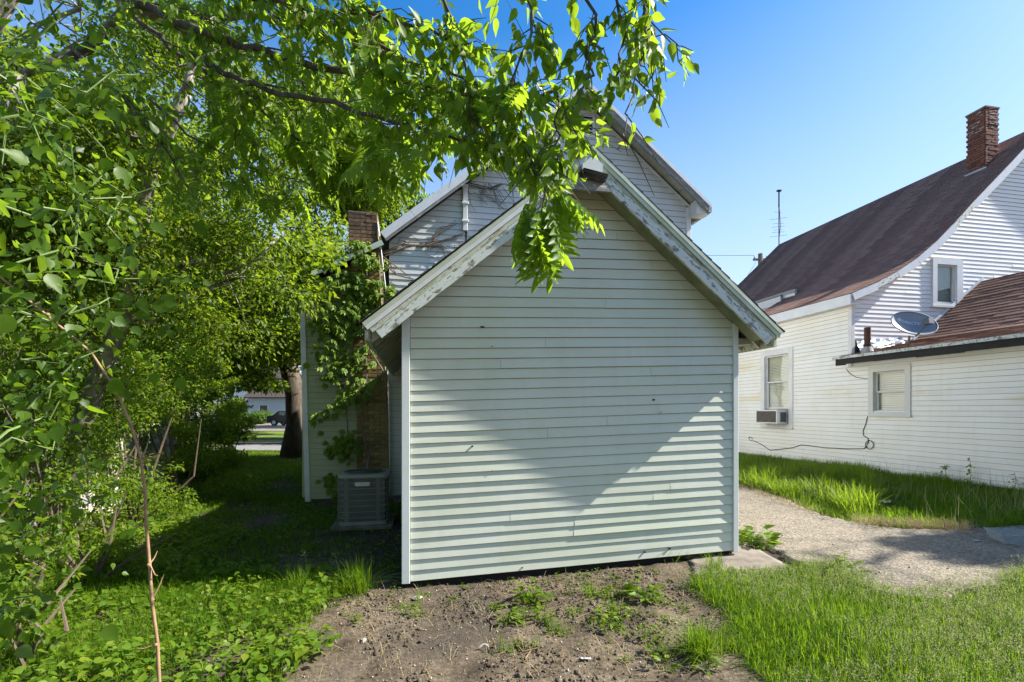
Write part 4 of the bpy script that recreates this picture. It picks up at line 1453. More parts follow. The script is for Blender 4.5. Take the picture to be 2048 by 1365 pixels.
def compound(kind):
    V = []; F = []
    def put(T, p, d, n, s):
        R = orth(np.array([d], float), np.array([n], float))[0]
        v = T[0] * s @ R.T + np.array(p)
        b = len(V); V.extend(v.tolist()); F.extend((T[1] + b).tolist())
    if kind == 'pinnate':
        m = 7
        for i in range(m):
            x = .18 + .68 * i / (m - 1); z = -.25 * x * x
            for s in (-1, 1):
                put(LANCE, (x, s * .01, z), (.45, s * .8, -.45 - .25 * random.random()), (-.3, 0, 1), .36 * (1 - .3 * abs(i / (m - 1) - .45)))
        put(LANCE, (.9, 0, -.24), (1, 0, -.6), (.4, 0, 1), .32)
        b = len(V); V.extend([(0, .006, 0), (0, -.006, 0), (.5, -.004, -.06), (.5, .004, -.06), (.92, -.003, -.23), (.92, .003, -.23)]); F.extend([(b, b + 1, b + 2), (b, b + 2, b + 3), (b + 3, b + 2, b + 4), (b + 3, b + 4, b + 5)])
    else:   # palmate creeper leaf
        for a in (-1.25, -.6, 0, .6, 1.25):
            put(OV if kind == 'creeper' else SIMPLE, (0, 0, 0), (math.cos(a), math.sin(a), -.55), (.3 * math.cos(a), .3 * math.sin(a), 1), 1 - .25 * abs(a))
    return np.array(V), np.array(F)


PIN = compound('pinnate')
CREEP = compound('creeper')


def instv(T, pos, R, s):
    TV, TF = T
    V = np.einsum('nij,kj->nki', R, TV) * s[:, None, None] + pos[:, None, :]
    F = TF[None] + (np.arange(len(pos)) * len(TV))[:, None, None]
    return V.reshape(-1, 3), F.reshape(-1, 3)


def in_frame(p, s=None):
    x = 1024 + 964 * p[:, 0] / np.maximum(p[:, 1], .05); y = 820 - 964 * p[:, 2] / np.maximum(p[:, 1], .05)
    return (p[:, 1] > .3) & (x > -20) & (x < 2068) & (y > -20) & (y < 1385)


def put_leaves(root, T, pos, R, s, m, n_obj, name="leaf", bulk="foliage"):
    org = np.array(root.location)
    key = np.where(in_frame(pos), s / np.maximum(pos[:, 1], .3), 0)
    idx = np.argsort(-key)
    top = idx[:n_obj]
    top = top[key[top] > 0]
    if len(top):
        me = mesh_np(name, T[0], T[1], m, True)
        for i in top:
            o = bpy.data.objects.new(name, me); COL.objects.link(o); o.parent = root
            mt = np.eye(4); mt[:3, :3] = R[i] * s[i]; mt[:3, 3] = pos[i] - org
            o.matrix_local = Matrix(mt.tolist())
    rest = np.setdiff1d(np.arange(len(pos)), top)
    if len(rest):
        V, F = instv(T, pos[rest] - org, R[rest], s[rest])
        o = link(bulk, mesh_np(bulk, V, F, m, False), root)
        o["kind"] = "stuff"


def rnd(n, k=3): return rng.normal(size=(n, k))


def crown(root, clumps, n, size, m, T=SIMPLE, flat=.55, n_obj=0, up=.9, droop=.4, shell=True, bulk="crown"):
    """clumps: list of (x,y,z,r)"""
    C = np.array(clumps)
    w = C[:, 3] ** 2; w /= w.sum()
    ci = rng.choice(len(C), n, p=w)
    d = rnd(n); d /= np.linalg.norm(d, axis=1, keepdims=True)
    rad = (rng.random(n) ** (.34 if shell else .5)) * (1 + .18 * rng.normal(size=n))
    pos = C[ci, :3] + d * (rad * C[ci, 3])[:, None] * np.array([1, 1, flat])
    nrm = d * .55 + np.array([0, 0, up]) + rnd(n) * .45
    dr = d + rnd(n) * .7; dr[:, 2] -= droop
    R = orth(dr, nrm)
    s = size * rng.uniform(.65, 1.3, n)
    put_leaves(root, T, pos, R, s, m, n_obj, bulk=bulk)


def clumps_in(center, radii, n, r, hollow=.5):
    c = np.array(center); out = []
    while len(out) < n:
        d = rnd(1)[0]; d /= np.linalg.norm(d)
        f = rng.uniform(hollow, 1)
        p = c + d * f * np.array(radii)
        out.append((*p, r * rng.uniform(.6, 1.35)))
    return out


def wander(p0, p1, n=7, jit=.12):
    a = np.array(p0, float); b = np.array(p1, float); L = np.linalg.norm(b - a)
    pts = [a + (b - a) * i / n + (rnd(1)[0] * jit * L / n if 0 < i < n else 0) for i in range(n + 1)]
    return pts


def tree(name, base, trunk_pts, r0, r1, limbs, clumps, n_leaf, size, bark, leaf, label, cat="tree", group=None, T=SIMPLE, flat=.6, n_obj=0, droop=.4):
    root = empty(name, base, label, cat, group)
    o = np.array(base)
    mb = MB()
    tp = [np.array(p) - o for p in trunk_pts]
    rad = list(np.linspace(r0, r1, len(tp))); rad[0] = r0 * 1.5
    mb.tube([tuple(p) for p in tp], rad, 12)
    mb.obj("trunk", bark, root, smooth=True)
    for (p, q, ra, rb) in limbs:
        mb = MB(); pts = [x - o for x in wander(p, q, 6, .5)]
        mb.tube([tuple(x) for x in pts], list(np.linspace(ra, rb, len(pts))), 7)
        tw = []
        for x in pts[2:]:
            for _ in range(3):
                e_ = x + rnd(1)[0] * np.array([1, 1, .6]) * np.linalg.norm(np.array(q) - np.array(p)) * .22
                mb.tube([tuple(x), tuple((x + e_) / 2 + rnd(1)[0] * .08), tuple(e_)], [rb * .8, rb * .5, rb * .2], 4, False)
        mb.obj("limb", bark, root, smooth=True)
    crown(root, clumps, n_leaf, size, leaf, T, flat, n_obj, droop=droop)
    return root


# ------------------------------------------------------------------ trees and far things
# big tree beside the house
B = np.array(P(588, 0, 17.0)); bx_, by_ = B[0], 17.0
tp = [P(590, 912, 17), P(592, 850, 17), P(590, 790, 17), P(578, 735, 17), P(570, 690, 17)]
cl = clumps_in((-8.6, 16.5, 7.0), (6.2, 4.5, 6.4), 74, 1.2, .45) + clumps_in((-9.5, 14.5, 2.4), (3.8, 2.5, 1.3), 18, .8, .3)
cl += [(*P(rng.uniform(400, 640), rng.uniform(560, 740), rng.uniform(13.5, 16)), rng.uniform(.45, .8)) for _ in range(34)] + [(*P(rng.uniform(430, 575), rng.uniform(735, 785), rng.uniform(13, 15)), rng.uniform(.3, .45)) for _ in range(16)] + [(*P(rng.uniform(560, 690), rng.uniform(440, 600), rng.uniform(10.0, 12.5)), rng.uniform(.3, .55)) for _ in range(10)] + [(*P(rng.uniform(540, 665), rng.uniform(490, 610), rng.uniform(7.4, 8.0)), rng.uniform(.14, .26)) for _ in range(22)]
cl = [c for c in cl if not (c[0] > -10.2 + (c[1] - 14) * -.2 and c[2] < .55)]
tree("shade_tree", tuple(P(590, 912, 17)), tp, .34, .30,
     [(tp[3], P(600, 560, 16.5), .22, .10), (tp[4], P(500, 560, 17), .24, .09), (P(600, 560, 16.5), P(640, 380, 16), .1, .03), (P(500, 560, 17), P(440, 330, 17), .10, .03),
      (tp[4], P(540, 420, 17), .2, .05), (tp[3], P(640, 600, 16.2), .12, .04), (P(500, 600, 17), P(380, 520, 16.5), .09, .03), (P(540, 420, 17), P(570, 200, 17), .08, .03)],
     cl, 110000, .135, M['bark'], M['leaf_maple'], "big shade tree with dark forked trunk beside the house corner", flat=.5)
# street tree seen by the kerb
sp = P(606, 866, 30)
tree("street_tree", tuple(sp), [sp, P(606, 830, 30), P(604, 780, 30)], .36, .3, [(P(604, 790, 30), P(560, 700, 30), .15, .05), (P(604, 790, 30), P(650, 690, 30), .15, .05)],
     clumps_in((-13.5, 31, 4.5), (5, 4, 2.6), 30, 1.3, .3), 22000, .2, M['bark'], M['leaf_far'], "grey trunked street tree standing on the strip by the far street")
# woodland behind on the left
for (x, y, h, rr, n, lab) in ((-13.5, 13.5, 6.0, 3.6, 42000, "tall leafy tree behind the hedge at the far left"), (-19, 22, 7.5, 5.5, 30000, "broad tree further back between the hedge and the street"),
                              (-4.5, 25, 7.0, 4.2, 26000, "tree rising behind the house roof on its left"), (-28, 42, 8, 8, 22000, "pale green tree across the street at left"), (-12, 46, 7, 6, 16000, "pale green tree across the street by the light blue house")):
    b = (x, y, float(gz(x, y)))
    tree("leafy_tree", b, [b, (x + .1, y, .8), (x - .1, y, h * .6)], .24 + .01 * y / 3, .14, [((x, y, h * .35), (x + rr * .5, y - .6, h * .9), .1, .03), ((x, y, h * .3), (x - rr * .5, y + .4, h * .85), .1, .03), ((x, y, h * .5), (x, y - rr * .4, h * 1.2), .1, .03)],
         clumps_in((x, y, h), (rr, rr * .8, h * .72), 46, rr * .27, .35), n, .15 + y * .0028, M['bark'], M['leaf_maple'] if y < 20 else M['leaf_far'], lab)
# off-frame tree to the right that shades the path
tx = W(17.0, 2.9, 0)
b = (tx.x, tx.y, -1.3)
tree("yard_tree", b, [b, (tx.x, tx.y, 3), (tx.x, tx.y, 7)], .2, .12, [((tx.x, tx.y, 6), (tx.x + 1.2, tx.y, 8.4), .07, .03), ((tx.x, tx.y, 6), (tx.x - 1.2, tx.y, 8.6), .07, .03)],
     clumps_in((tx.x, tx.y, 7.85), (1.35, .42, .8), 18, .36, .1), 10000, .13, M['bark'], M['leaf_maple'], "tree standing past the white house beyond the right edge")
for (x, y, h, rr, lab) in ((-5.5, -9, 5.0, 3.2, "unseen tree added behind the viewpoint on the left to tint the shade"), (1.5, -10.5, 5.5, 3.6, "unseen tree added behind the viewpoint in the middle to tint the shade"), (8.5, -10, 5.0, 3.2, "unseen tree added behind the viewpoint on the right to tint the shade")):  # unseen trees added behind the camera to block sky and green the shade
    b = (x, y, float(gz(x, y)))
    tree("yard_tree", b, [b, (x + .1, y, .8), (x - .1, y, h * .6)], .26, .14, [((x, y, h * .3), (x + rr * .5, y, h * .85), .1, .03), ((x, y, h * .3), (x - rr * .5, y, h * .85), .1, .03)],
         clumps_in((x, y, h * .72), (rr * 1.1, rr * .6, h * .85), 40, rr * .3, .2), 9000, .26, M['bark'], M['leaf_maple'], lab)
# leaning thin tree at the left
lp = [P(105, 1085, 6.0), P(165, 850, 5.9), P(205, 735, 5.8), P(245, 640, 5.6), P(300, 340, 5.3), P(345, 240, 5.1), P(372, 185, 5.0)]
tree("leaning_tree", tuple(lp[0]), lp, .12, .055, [(lp[3], P(420, 520, 6.0), .05, .02), (lp[4], P(190, 170, 5.2), .05, .02), (lp[6], P(420, 60, 5.0), .05, .02), (lp[2], P(90, 560, 5.6), .05, .02), (lp[3], P(560, 470, 6.2), .045, .012)],
     clumps_in((-4.1, 5.7, 2.2), (1.8, 1.0, 2.0), 34, .5, .25) + [(*P(520, 520, 6.3), .5), (*P(450, 470, 6.2), .5), (*P(600, 600, 6.6), .35), (*P(420, 640, 6.4), .45), (*P(330, 600, 6), .5)],
     17000, .066, M['bark_grey'], M['leaf_maple'], "thin leaning tree with pale trunk among the shrubs at left", T=MID, flat=.7)

# young tree filling the upper left behind the vine
b = tuple(P(-140, 1130, 5.2))
b = (b[0], b[1], float(gz(b[0], b[1])))
tree("young_tree", b, [b, P(-80, 700, 5.1), P(-20, 420, 5.0), P(40, 150, 4.9)], .11, .05, [(P(-80, 700, 5.1), P(150, 480, 5.0), .04, .012), (P(-20, 420, 5.0), P(240, 250, 4.9), .04, .012), (P(40, 150, 4.9), P(220, -60, 4.8), .04, .012), (P(-20, 420, 5), P(-160, 200, 5), .04, .012)],
     clumps_in(P(90, 330, 5.0), (1.25, .7, 2.3), 40, .42, .2) + [(*P(280, 150, 5.2), .45), (*P(330, 320, 5.4), .45), (*P(250, 520, 5.4), .4), (*P(380, 60, 5.4), .4), (*P(420, 200, 5.6), .4), (*P(130, 650, 5.2), .5), (*P(300, 620, 5.6), .45), (*P(20, 560, 4.8), .5), (*P(230, 420, 5.2), .45), (*P(60, 760, 5.2), .45)], 26000, .060, M['bark_grey'], M['leaf_maple'], "leafy young tree behind the big leaves at the upper left", T=MID, flat=.7)
# hedge shrubs
hed = [(-8.95, 15.2, .75, 2.0, "small dark bush at the left side of the gap to the street"), (-4.15, 4.75, .55, .95, "knee high bush in front of the low leafy bush"), (-3.85, 3.75, .45, .85, "leafy low bush at the left edge above the corner bush"), (-3.25, 3.2, .40, .62, "broad low bush in the bottom left corner"), (-4.9, 4.2, .75, 1.3, "low leafy bush at the near left edge of the yard"), (-5.2, 5.5, .95, 2.3, "bright shrub beside the leaning trunk"), (-5.5, 7.0, 1.0, 2.5, "sunlit shrub in the middle of the left hedge"),
       (-6.0, 8.7, 1.0, 2.5, "yellow green shrub at the shadow edge of the hedge"), (-7.25, 10.6, 1.2, 3.6, "dense dark shrub deep along the left hedge"), (-8.6, 13.0, 1.35, 4.0, "tall shrub near the street end of the hedge"),
       (-11.6, 16.4, 1.4, 3.2, "last shrub of the hedge beside the street"), (-6.9, 6.4, 1.3, 3.4, "taller bush behind the front of the hedge"), (-9.3, 9.6, 1.7, 4.6, "tallest bush at the back of the hedge by the far left"), (-12.6, 12.4, 1.9, 4.6, "wide dark bush behind the hedge hiding the white garage")]
for (x, y, r, h, lab) in hed:
    b = (x, y, float(gz(x, y)))
    root = empty("shrub", b, lab, "shrub", "shrubs along the left boundary")
    mb = MB()
    for k in range(7):
        q = np.array([rng.normal() * r * .45, rng.normal() * r * .45, h * rng.uniform(.6, .95)])
        mb.tube([(0, 0, -.05), tuple(q * .5 + rnd(1)[0] * .1), tuple(q)], [.022, .014, .005], 5, False)
    mb.obj("stems", M['twig'], root)
    cl = []
    for k in range(int(20 + h * 11)):
        a = rng.uniform(0, 2 * math.pi); f = math.sqrt(rng.uniform(.1, 1)) * rng.choice([.9, 1.0, 1.0, 1.28]); zz = rng.uniform(.08, 1) * rng.choice([1, 1, 1.12])
        rr = r * (1.0 - .45 * zz ** 2) * (.8 + .35 * math.sin(a * 2 + x * 7) + .2 * math.sin(a * 5 + y * 3))
        cl.append((x + rr * f * math.cos(a), y + rr * f * math.sin(a), b[2] + zz * h, r * rng.uniform(.10, .30)))
    near = y < 9
    crown(root, cl, int((5400 if near else 6800) * r * h / 1.6), .057 if near else .075, M['leaf_shrub'] if y < 9.5 else M['leaf_maple'], OV if y < 5 else (MID if y < 9 else SIMPLE), .75, n_obj=150 if y < 6 else 0, bulk="foliage")

# weathered fence behind the hedge
FB = W(-4.35, 5.0, 0)
fz = float(gz(-5.6, 6))
FF = empty("wooden_fence", (-6.0, 5.2, fz), "weathered pale board fence hidden behind the left hedge", "fence", rz=RZ)
pl = MB(); pl.box(-.012, .012, -.07, .07, 0, 1.35); plm = pl.mesh("plank", simple("bleached_wood", (.46, .42, .37), .9, .4, 10, bumps=.4, stretch=(3, 3, .3)))
for k in range(30):
    o = link("plank", plm, FF); o.location = (0, k * .155, random.uniform(-.02, .03)); o.rotation_euler = (random.uniform(-.03, .03), random.uniform(-.02, .02), random.uniform(-.05, .05))
mb = MB(); mb.box(.013, .05, -.1, 4.7, .3, .38); mb.obj("rail", M['wood_grey'], FF)
mb = MB(); mb.box(.013, .05, -.1, 4.7, 1.0, 1.08); mb.obj("rail", M['wood_grey'], FF)

# white garage glimpsed at far left, and houses across the street
def far_house(name, x, y, w, dep, h, rh, mw, mr, label, doors=True):
    root = empty(name, (x, y, -1.6), label, "house", rz=.12)
    mb = MB(); mb.box(-w / 2, w / 2, 0, dep, 0, h); mb.obj("wall", mw, root)
    mb = MB(); mb.prism([(-.4, h - .05), (dep / 2, h + rh), (dep + .4, h - .05), (dep + .4, h + .08), (dep / 2, h + rh + .16), (-.4, h + .08)][::-1], lambda a, z: (-w / 2 - .3, a, z), lambda a, z: (w / 2 + .3, a, z)); mb.obj("roof", mr, root)
    mb = MB(); mb.prism([(0, h), (dep, h), (dep / 2, h + rh)], lambda a, z: (-w / 2 + .01, a, z), lambda a, z: (w / 2 - .01, a, z)); mb.obj("gable", mw, root)
    for k in range(max(1, int(w / 3))):
        xx = -w / 2 + 1.3 + k * 3
        mb = MB(); mb.box(xx, xx + 1.0, -.05, .02, 1.0, 2.2); wi = mb.obj("window", M['white_trim'], root)
        mb = MB(); mb.box(xx + .08, xx + .92, -.06, -.051, 1.08, 2.12); mb.obj("pane", M['interior'], wi)
    if doors:
        mb = MB(); mb.box(w / 2 - 1.3, w / 2 - .4, -.05, .02, .05, 2.1); mb.obj("door", M['white_trim'], root)
    return root
blue = simple("pale_blue_siding", (.42, .50, .58), .6, .15, 3)
far_house("far_house", -26.5, 57, 9, 8, 3.0, 2.2, blue, M['roof_dark'], "pale blue house across the street seen under the tree")
far_house("far_house", -34.5, 62, 9, 9, 5.6, 2.6, M['white_siding'], M['roof_dark'], "white two storey house across the street behind leaves")
far_house("garage", -18.4, 20.5, 4.5, 6, 2.2, 1.0, M['white_siding'], M['roof_dark'], "small white garage glimpsed through the left bushes")
for (x, y, r, h, lab) in ((-23.6, 53, 1.5, 1.8, "round clipped bush in front of the pale blue house"), (-28.2, 53.5, 1.6, 1.6, "wide bush left of the pale blue house")):
    root = empty("shrub", (x, y, -1.6), lab, "shrub")
    crown(root, [(x + rng.normal() * r * .4, y + rng.normal() * .5, -1.6 + h * .5 + rng.normal() * .2, r * .5) for _ in range(10)], 2500, .25, M['leaf_far'], bulk="foliage")
# dark parked car far down the street
CARP = P(583, 846, 48)
PC = empty("parked_car", (CARP[0], CARP[1], -1.57), "dark parked car at the far side of the street", "car", rz=-.1)
mb = MB(); mb.prism([(-2.1, .3), (2.1, .3), (2.15, .75), (1.9, .95), (1.2, 1.0), (.6, 1.45), (-.9, 1.45), (-1.5, 1.02), (-2.1, .95)], lambda x, z: (x, -.85, z), lambda x, z: (x, .85, z)); bevel(mb.obj("body", simple("dark_car_paint", (.02, .022, .026), .2, .2), PC), .06)
mb = MB(); mb.prism([(-.85, 1.02), (1.0, 1.02), (.55, 1.38), (-.75, 1.38)], lambda x, z: (x, -.862, z), lambda x, z: (x, .862, z)); mb.obj("side_window", M['glass'], PC)
for x in (-1.3, 1.3):
    for y in (-.8, .8):
        mb = MB(); mb.tube([(x, y - .1, .33), (x, y + .1, .33)], .33, 14); w = mb.obj("wheel", M['black_plastic'], PC)
        mb = MB(); mb.tube([(x, y - .105, .33), (x, y + .105, .33)], .19, 10); mb.obj("rim", M['lead'], w)

# ------------------------------------------------------------------ creeper on the chimney
ivb = W(-.9, HD - .3, -1.62)
IV = empty("climbing_creeper", ivb, "green creeper climbing the chimney and the wing wall", "vine")
mb = MB()
def wp(px, py, d=HD - .28):
    r = (px - 1024) / 964; Y = d / (CU - SU * r); return np.array([r * Y, Y, (820 - py) / 964 * Y])
stems = [[(735, 930), (725, 830), (735, 740), (722, 650), (735, 560), (728, 490)], [(700, 930), (695, 850), (690, 780), (680, 700), (670, 640), (655, 590)], [(745, 800), (700, 760), (660, 750), (630, 760)], [(725, 640), (690, 600), (650, 560)], [(735, 600), (770, 590), (785, 560)], [(740, 700), (765, 740), (780, 770)]]
for st in stems:
    pts = [wp(*p) - np.array(ivb) for p in st]
    mb.tube([tuple(p) for p in pts], [.012] * (len(pts) - 1) + [.005], 5)
mb.obj("stems", M['dry_vine'], IV)
pos = []
regions = [((722, 490), (22, 8), 14), ((735, 520), (28, 18), 26), ((700, 560), (45, 22), 46), ((730, 590), (45, 28), 50), ((690, 620), (42, 28), 44), ((740, 640), (30, 22), 26), ((680, 665), (35, 18), 26),
           ((690, 725), (40, 14), 24), ((720, 705), (30, 14), 14), ((665, 750), (22, 10), 12), ((695, 800), (25, 16), 16), ((690, 890), (22, 26), 34), ((670, 900), (14, 16), 12), ((650, 580), (16, 14), 14), ((782, 590), (8, 24), 12), ((650, 640), (34, 34), 26), ((715, 770), (40, 26), 22), ((655, 700), (30, 20), 16), ((650, 830), (24, 20), 8), ((668, 960), (22, 14), 10), ((690, 985), (30, 10), 12)]
for (c, sd_, n) in regions:
    for _ in range(int(n * 2.2)):
        pos.append(wp(c[0] + rng.normal() * sd_[0] * .55, c[1] + rng.normal() * sd_[1] * .55, HD - rng.uniform(.22, .42)))
pos = np.array(pos); n = len(pos)
dirs = rnd(n) * .5 + np.array([.1, -.5, -.65]); nr_ = rnd(n) * .35 + np.array([.6, -.45, .70])
put_leaves(IV, CREEP, pos, orth(dirs, nr_), rng.uniform(.085, .16, n), M['leaf_ivy'], 300)
# bare vine on the gable siding
bvb = W(0.2, HD - .04, 2.2)
BV = empty("bare_vine", bvb, "leafless tangled vine runners on the house wall below the left rake", "vine")
mb = MB()
for st in ([(935, 368), (980, 375), (1010, 372)], [(765, 505), (810, 488), (850, 485), (890, 480), (930, 470)], [(770, 512), (820, 492), (880, 492), (900, 500)], [(765, 520), (800, 545), (830, 560)], [(850, 490), (880, 460), (915, 445)]):
    for rep in range(3):
        pts = [wp(x + rng.normal() * 4, y + rng.normal() * 4, HD - .045) - np.array(bvb) for x, y in st]
        mb.tube([tuple(p) for p in pts], [.011] * (len(pts) - 1) + [.004], 5)
for k in range(34):
    if k < 20: x, y = rng.uniform(935, 1010), rng.uniform(366, 385); ex = rng.uniform(-10, 45); ey = rng.uniform(15, 55)
    else: x, y = rng.uniform(790, 920), rng.uniform(478, 495); ex = rng.uniform(-30, 40); ey = rng.uniform(-28, 38)
    pts = [wp(x, y, HD - .04), wp(x + ex * .4 + rng.normal() * 6, y + ey * .6, HD - .05), wp(x + ex, y + ey, HD - .035)]
    mb.tube([tuple(p - np.array(bvb)) for p in pts], [.007, .005, .002], 4, False)
mb.obj("runners", M['dry_vine'], BV)

# ------------------------------------------------------------------ overhanging boughs
OB = P(-260, 1180, 4.6)
OBz = float(gz(OB[0], OB[1]))
OT = empty("overhanging_tree", (OB[0], OB[1], OBz), "tree reaching in from upper left with hanging backlit leaves over the shed", "tree")
oo = np.array(OT.location)
mb = MB()
tk = [np.array([OB[0], OB[1], OBz]), P(-240, 500, 4.6), P(-120, 150, 4.4), P(60, -120, 4.2)]
mb.tube([tuple(p - oo) for p in tk], [.26, .2, .17, .13], 12); mb.obj("trunk", M['bark_grey'], OT, smooth=True)
boughs = [
    ([(60, -120, 4.2), (180, -40, 4.1), (270, 18, 4.0), (380, 28, 4.0), (480, 30, 4.0), (620, 48, 3.9), (740, 66, 3.8)], .05, .02, 'g'),
    ([(300, -40, 3.9), (240, 40, 3.8), (190, 85, 3.7), (120, 130, 3.6)], .05, .03, 'b'),
    ([(270, 8, 3.7), (420, 70, 3.5), (560, 120, 3.3), (700, 145, 3.1), (850, 175, 2.9), (1000, 205, 2.7), (1110, 180, 2.6)], .030, .010, 'b'),
    ([(262, 30, 4.2), (370, 120, 4.2), (480, 190, 4.1), (600, 280, 4.0), (700, 320, 4.0), (770, 345, 4.0)], .020, .006, 'b'),
    ([(380, 108, 3.5), (470, 160, 3.4), (560, 190, 3.2), (700, 215, 3.0), (800, 250, 2.8), (900, 275, 2.7), (1000, 300, 2.6)], .022, .006, 'b'),
    ([(480, -60, 3.3), (600, 20, 3.2), (720, 70, 3.0), (840, 130, 2.8), (940, 160, 2.7)], .018, .006, 'b'),
    ([(640, -60, 3.0), (700, 20, 2.9), (860, 60, 2.7), (960, 110, 2.6)], .014, .005, 'b'),
    ([(1010, -120, 2.5), (1070, 20, 2.4), (1045, 100, 2.35), (1022, 175, 2.3)], .010, .004, 'b'),
    ([(1240, -160, 2.4), (1300, -60, 2.35), (1295, 30, 2.3), (1290, 100, 2.25), (1262, 190, 2.2), (1235, 300, 2.15)], .009, .002, 'b'),
    ([(1292, 62, 2.28), (1330, 80, 2.28), (1385, 102, 2.28)], .004, .002, 'b'),
    ([(1120, -120, 2.45), (1190, 30, 2.35), (1185, 130, 2.3), (1160, 190, 2.25), (1125, 240, 2.2)], .009, .003, 'b'),
    ([(1000, 205, 2.7), (1030, 270, 2.4), (1075, 330, 2.25), (1095, 380, 2.2)], .007, .003, 'b'),
    ([(1110, 180, 2.6), (1120, 240, 2.4), (1115, 310, 2.28), (1098, 375, 2.2)], .006, .003, 'b'),
    ([(940, 160, 2.7), (985, 230, 2.5), (1020, 300, 2.4), (1050, 350, 2.3)], .006, .003, 'b'),
    ([(1180, -120, 2.45), (1240, 10, 2.4), (1250, 90, 2.35), (1225, 170, 2.3)], .008, .003, 'b'),
    ([(860, -80, 2.8), (900, 40, 2.7), (930, 150, 2.6), (950, 240, 2.5), (1000, 300, 2.45)], .010, .004, 'b'),
    ([(520, 90, 4.0), (620, 180, 4.0), (700, 230, 3.9), (800, 250, 3.9), (880, 262, 3.8)], .012, .004, 'b'),
    ([(420, 170, 4.2), (520, 250, 4.2), (620, 310, 4.2), (720, 325, 4.2), (770, 335, 4.2)], .012, .004, 'b'),
    ([(300, 200, 4.2), (400, 290, 4.2), (520, 340, 4.2), (620, 370, 4.2)], .012, .004, 'b'),
    ([(100, 60, 3.6), (220, 160, 3.4), (300, 260, 3.3), (380, 380, 3.3)], .016, .005, 'b'),
    ([(350, -80, 3.4), (480, -10, 3.2), (640, 30, 3.0), (780, 20, 2.8)], .014, .005, 'b'),
]
for _ in range(26):
    x0, y0 = rng.uniform(200, 620), rng.uniform(-60, 180); L = rng.uniform(220, 480); a = rng.uniform(.25, .75); Y0 = rng.uniform(3.4, 4.4)
    x1, y1 = x0 + L * math.cos(a), y0 + L * math.sin(a)
    if y1 > 335: y1 = 335 - rng.uniform(0, 60)
    xm, ym = (x0 + x1) / 2, (y0 + y1) / 2 - rng.uniform(5, 30)
    boughs.append(([(x0, y0, Y0), (xm, ym, Y0 - .1), (x1, y1, Y0 - .2)], rng.uniform(.005, .009), .0015, 't'))
YMAX_X = [0, 560, 640, 690, 760, 860, 1000, 1040, 1060, 1170, 1190, 1240, 1310, 1400]
YMAX_Y = [450, 430, 410, 400, 380, 355, 355, 375, 400, 370, 310, 300, 300, 150]
LP, LD, LS_, tw = [], [], [], MB()
PP, PD, PSs = [], [], []
for bi, (pts, ra, rb, kind) in enumerate(boughs):
    p3 = [P(*p) for p in pts]
    fine = []
    for i in range(len(p3) - 1):
        for f in np.linspace(0, 1, 4, endpoint=False):
            fine.append(p3[i] + (p3[i + 1] - p3[i]) * f + (rnd(1)[0] * .012 if (i or f) else 0))
    fine.append(p3[-1])
    mb = MB(); mb.tube([tuple(p - oo) for p in fine], list(np.linspace(ra, rb, len(fine))), 7)
    mb.obj("bough", M['bark_grey'] if kind == 'g' else M['bark'], OT, smooth=True)
    fine = np.array(fine)
    L = np.linalg.norm(fine[-1] - fine[0])
    thin = ra < .0105
    if kind == 't': nt_ = int(L * 5)
    else: nt_ = int(L * {0: 7, 1: 6, 3: 9, 4: 13, 16: 8, 17: 8, 18: 8, 12: 14, 13: 13, 11: 14, 8: 16, 9: 20, 10: 14, 14: 13}.get(bi, 22))
    for k in range(nt_):
        f = rng.uniform(.12 if not thin else .05, 1) * (len(fine) - 1); i = min(int(f), len(fine) - 2)
        p = fine[i] + (fine[i + 1] - fine[i]) * (f - i)
        ax_ = (fine[i + 1] - fine[i]); ax_ /= np.linalg.norm(ax_)
        dr = ax_ * rng.uniform(.1, .9) + rnd(1)[0] * np.array([.55, .45, .3]) + np.array([.1, -.05, -.45 if thin else -.22])
        dr /= np.linalg.norm(dr)
        l = rng.uniform(.12, .30) if thin else rng.uniform(.2, .55)
        if bi in (3, 4, 16, 17, 18): l *= .8
        q = p + dr * l * .5 + rnd(1)[0] * .02; e_ = p + dr * l + np.array([0, 0, -.12 * l])
        tw.tube([tuple(p - oo), tuple(q - oo), tuple(e_ - oo)], [.0035, .0026, .0012], 4, False)
        pin = (bi in (3, 16, 17, 18) and rng.random() < .85) or (bi == 4 and rng.random() < .5)
        if pin:
            for g in np.linspace(.35, 1, 4):
                PP.append(p + (e_ - p) * g); PD.append(dr + rnd(1)[0] * .6 + np.array([.15, 0, -.35])); PSs.append(rng.uniform(.20, .34))
        else:
            m_ = int(rng.integers(6, 11)) if thin else int(rng.integers(7, 13))
            for g in np.linspace(.2, 1, m_):
                LP.append(p + (e_ - p) * g + rnd(1)[0] * .012); LD.append(dr * .45 + rnd(1)[0] * .5 + np.array([.05, -.05, -.62])); LS_.append(rng.uniform(.055, .105))
# unseen crown added above the frame, clipped so its shade falls left
for q in range(150):
    Yc = rng.uniform(2.3, 5.3); c0 = np.array([rng.uniform(-3.3, .5), Yc, .92 * Yc + rng.uniform(.15, 2.2)])
    if c0[0] - 1.16 * (c0[2] + 1.65) > -3.9: continue
    for _ in range(34):
        LP.append(c0 + rnd(1)[0] * np.array([.26, .26, .12])); LD.append(rnd(1)[0] + np.array([0, 0, -.6])); LS_.append(rng.uniform(.07, .11))
    tw.tube([tuple(c0 + np.array([-.5, .1, .25]) - oo), tuple(c0 - oo), tuple(c0 + np.array([.3, 0, -.05]) - oo)], [.008, .005, .002], 4)
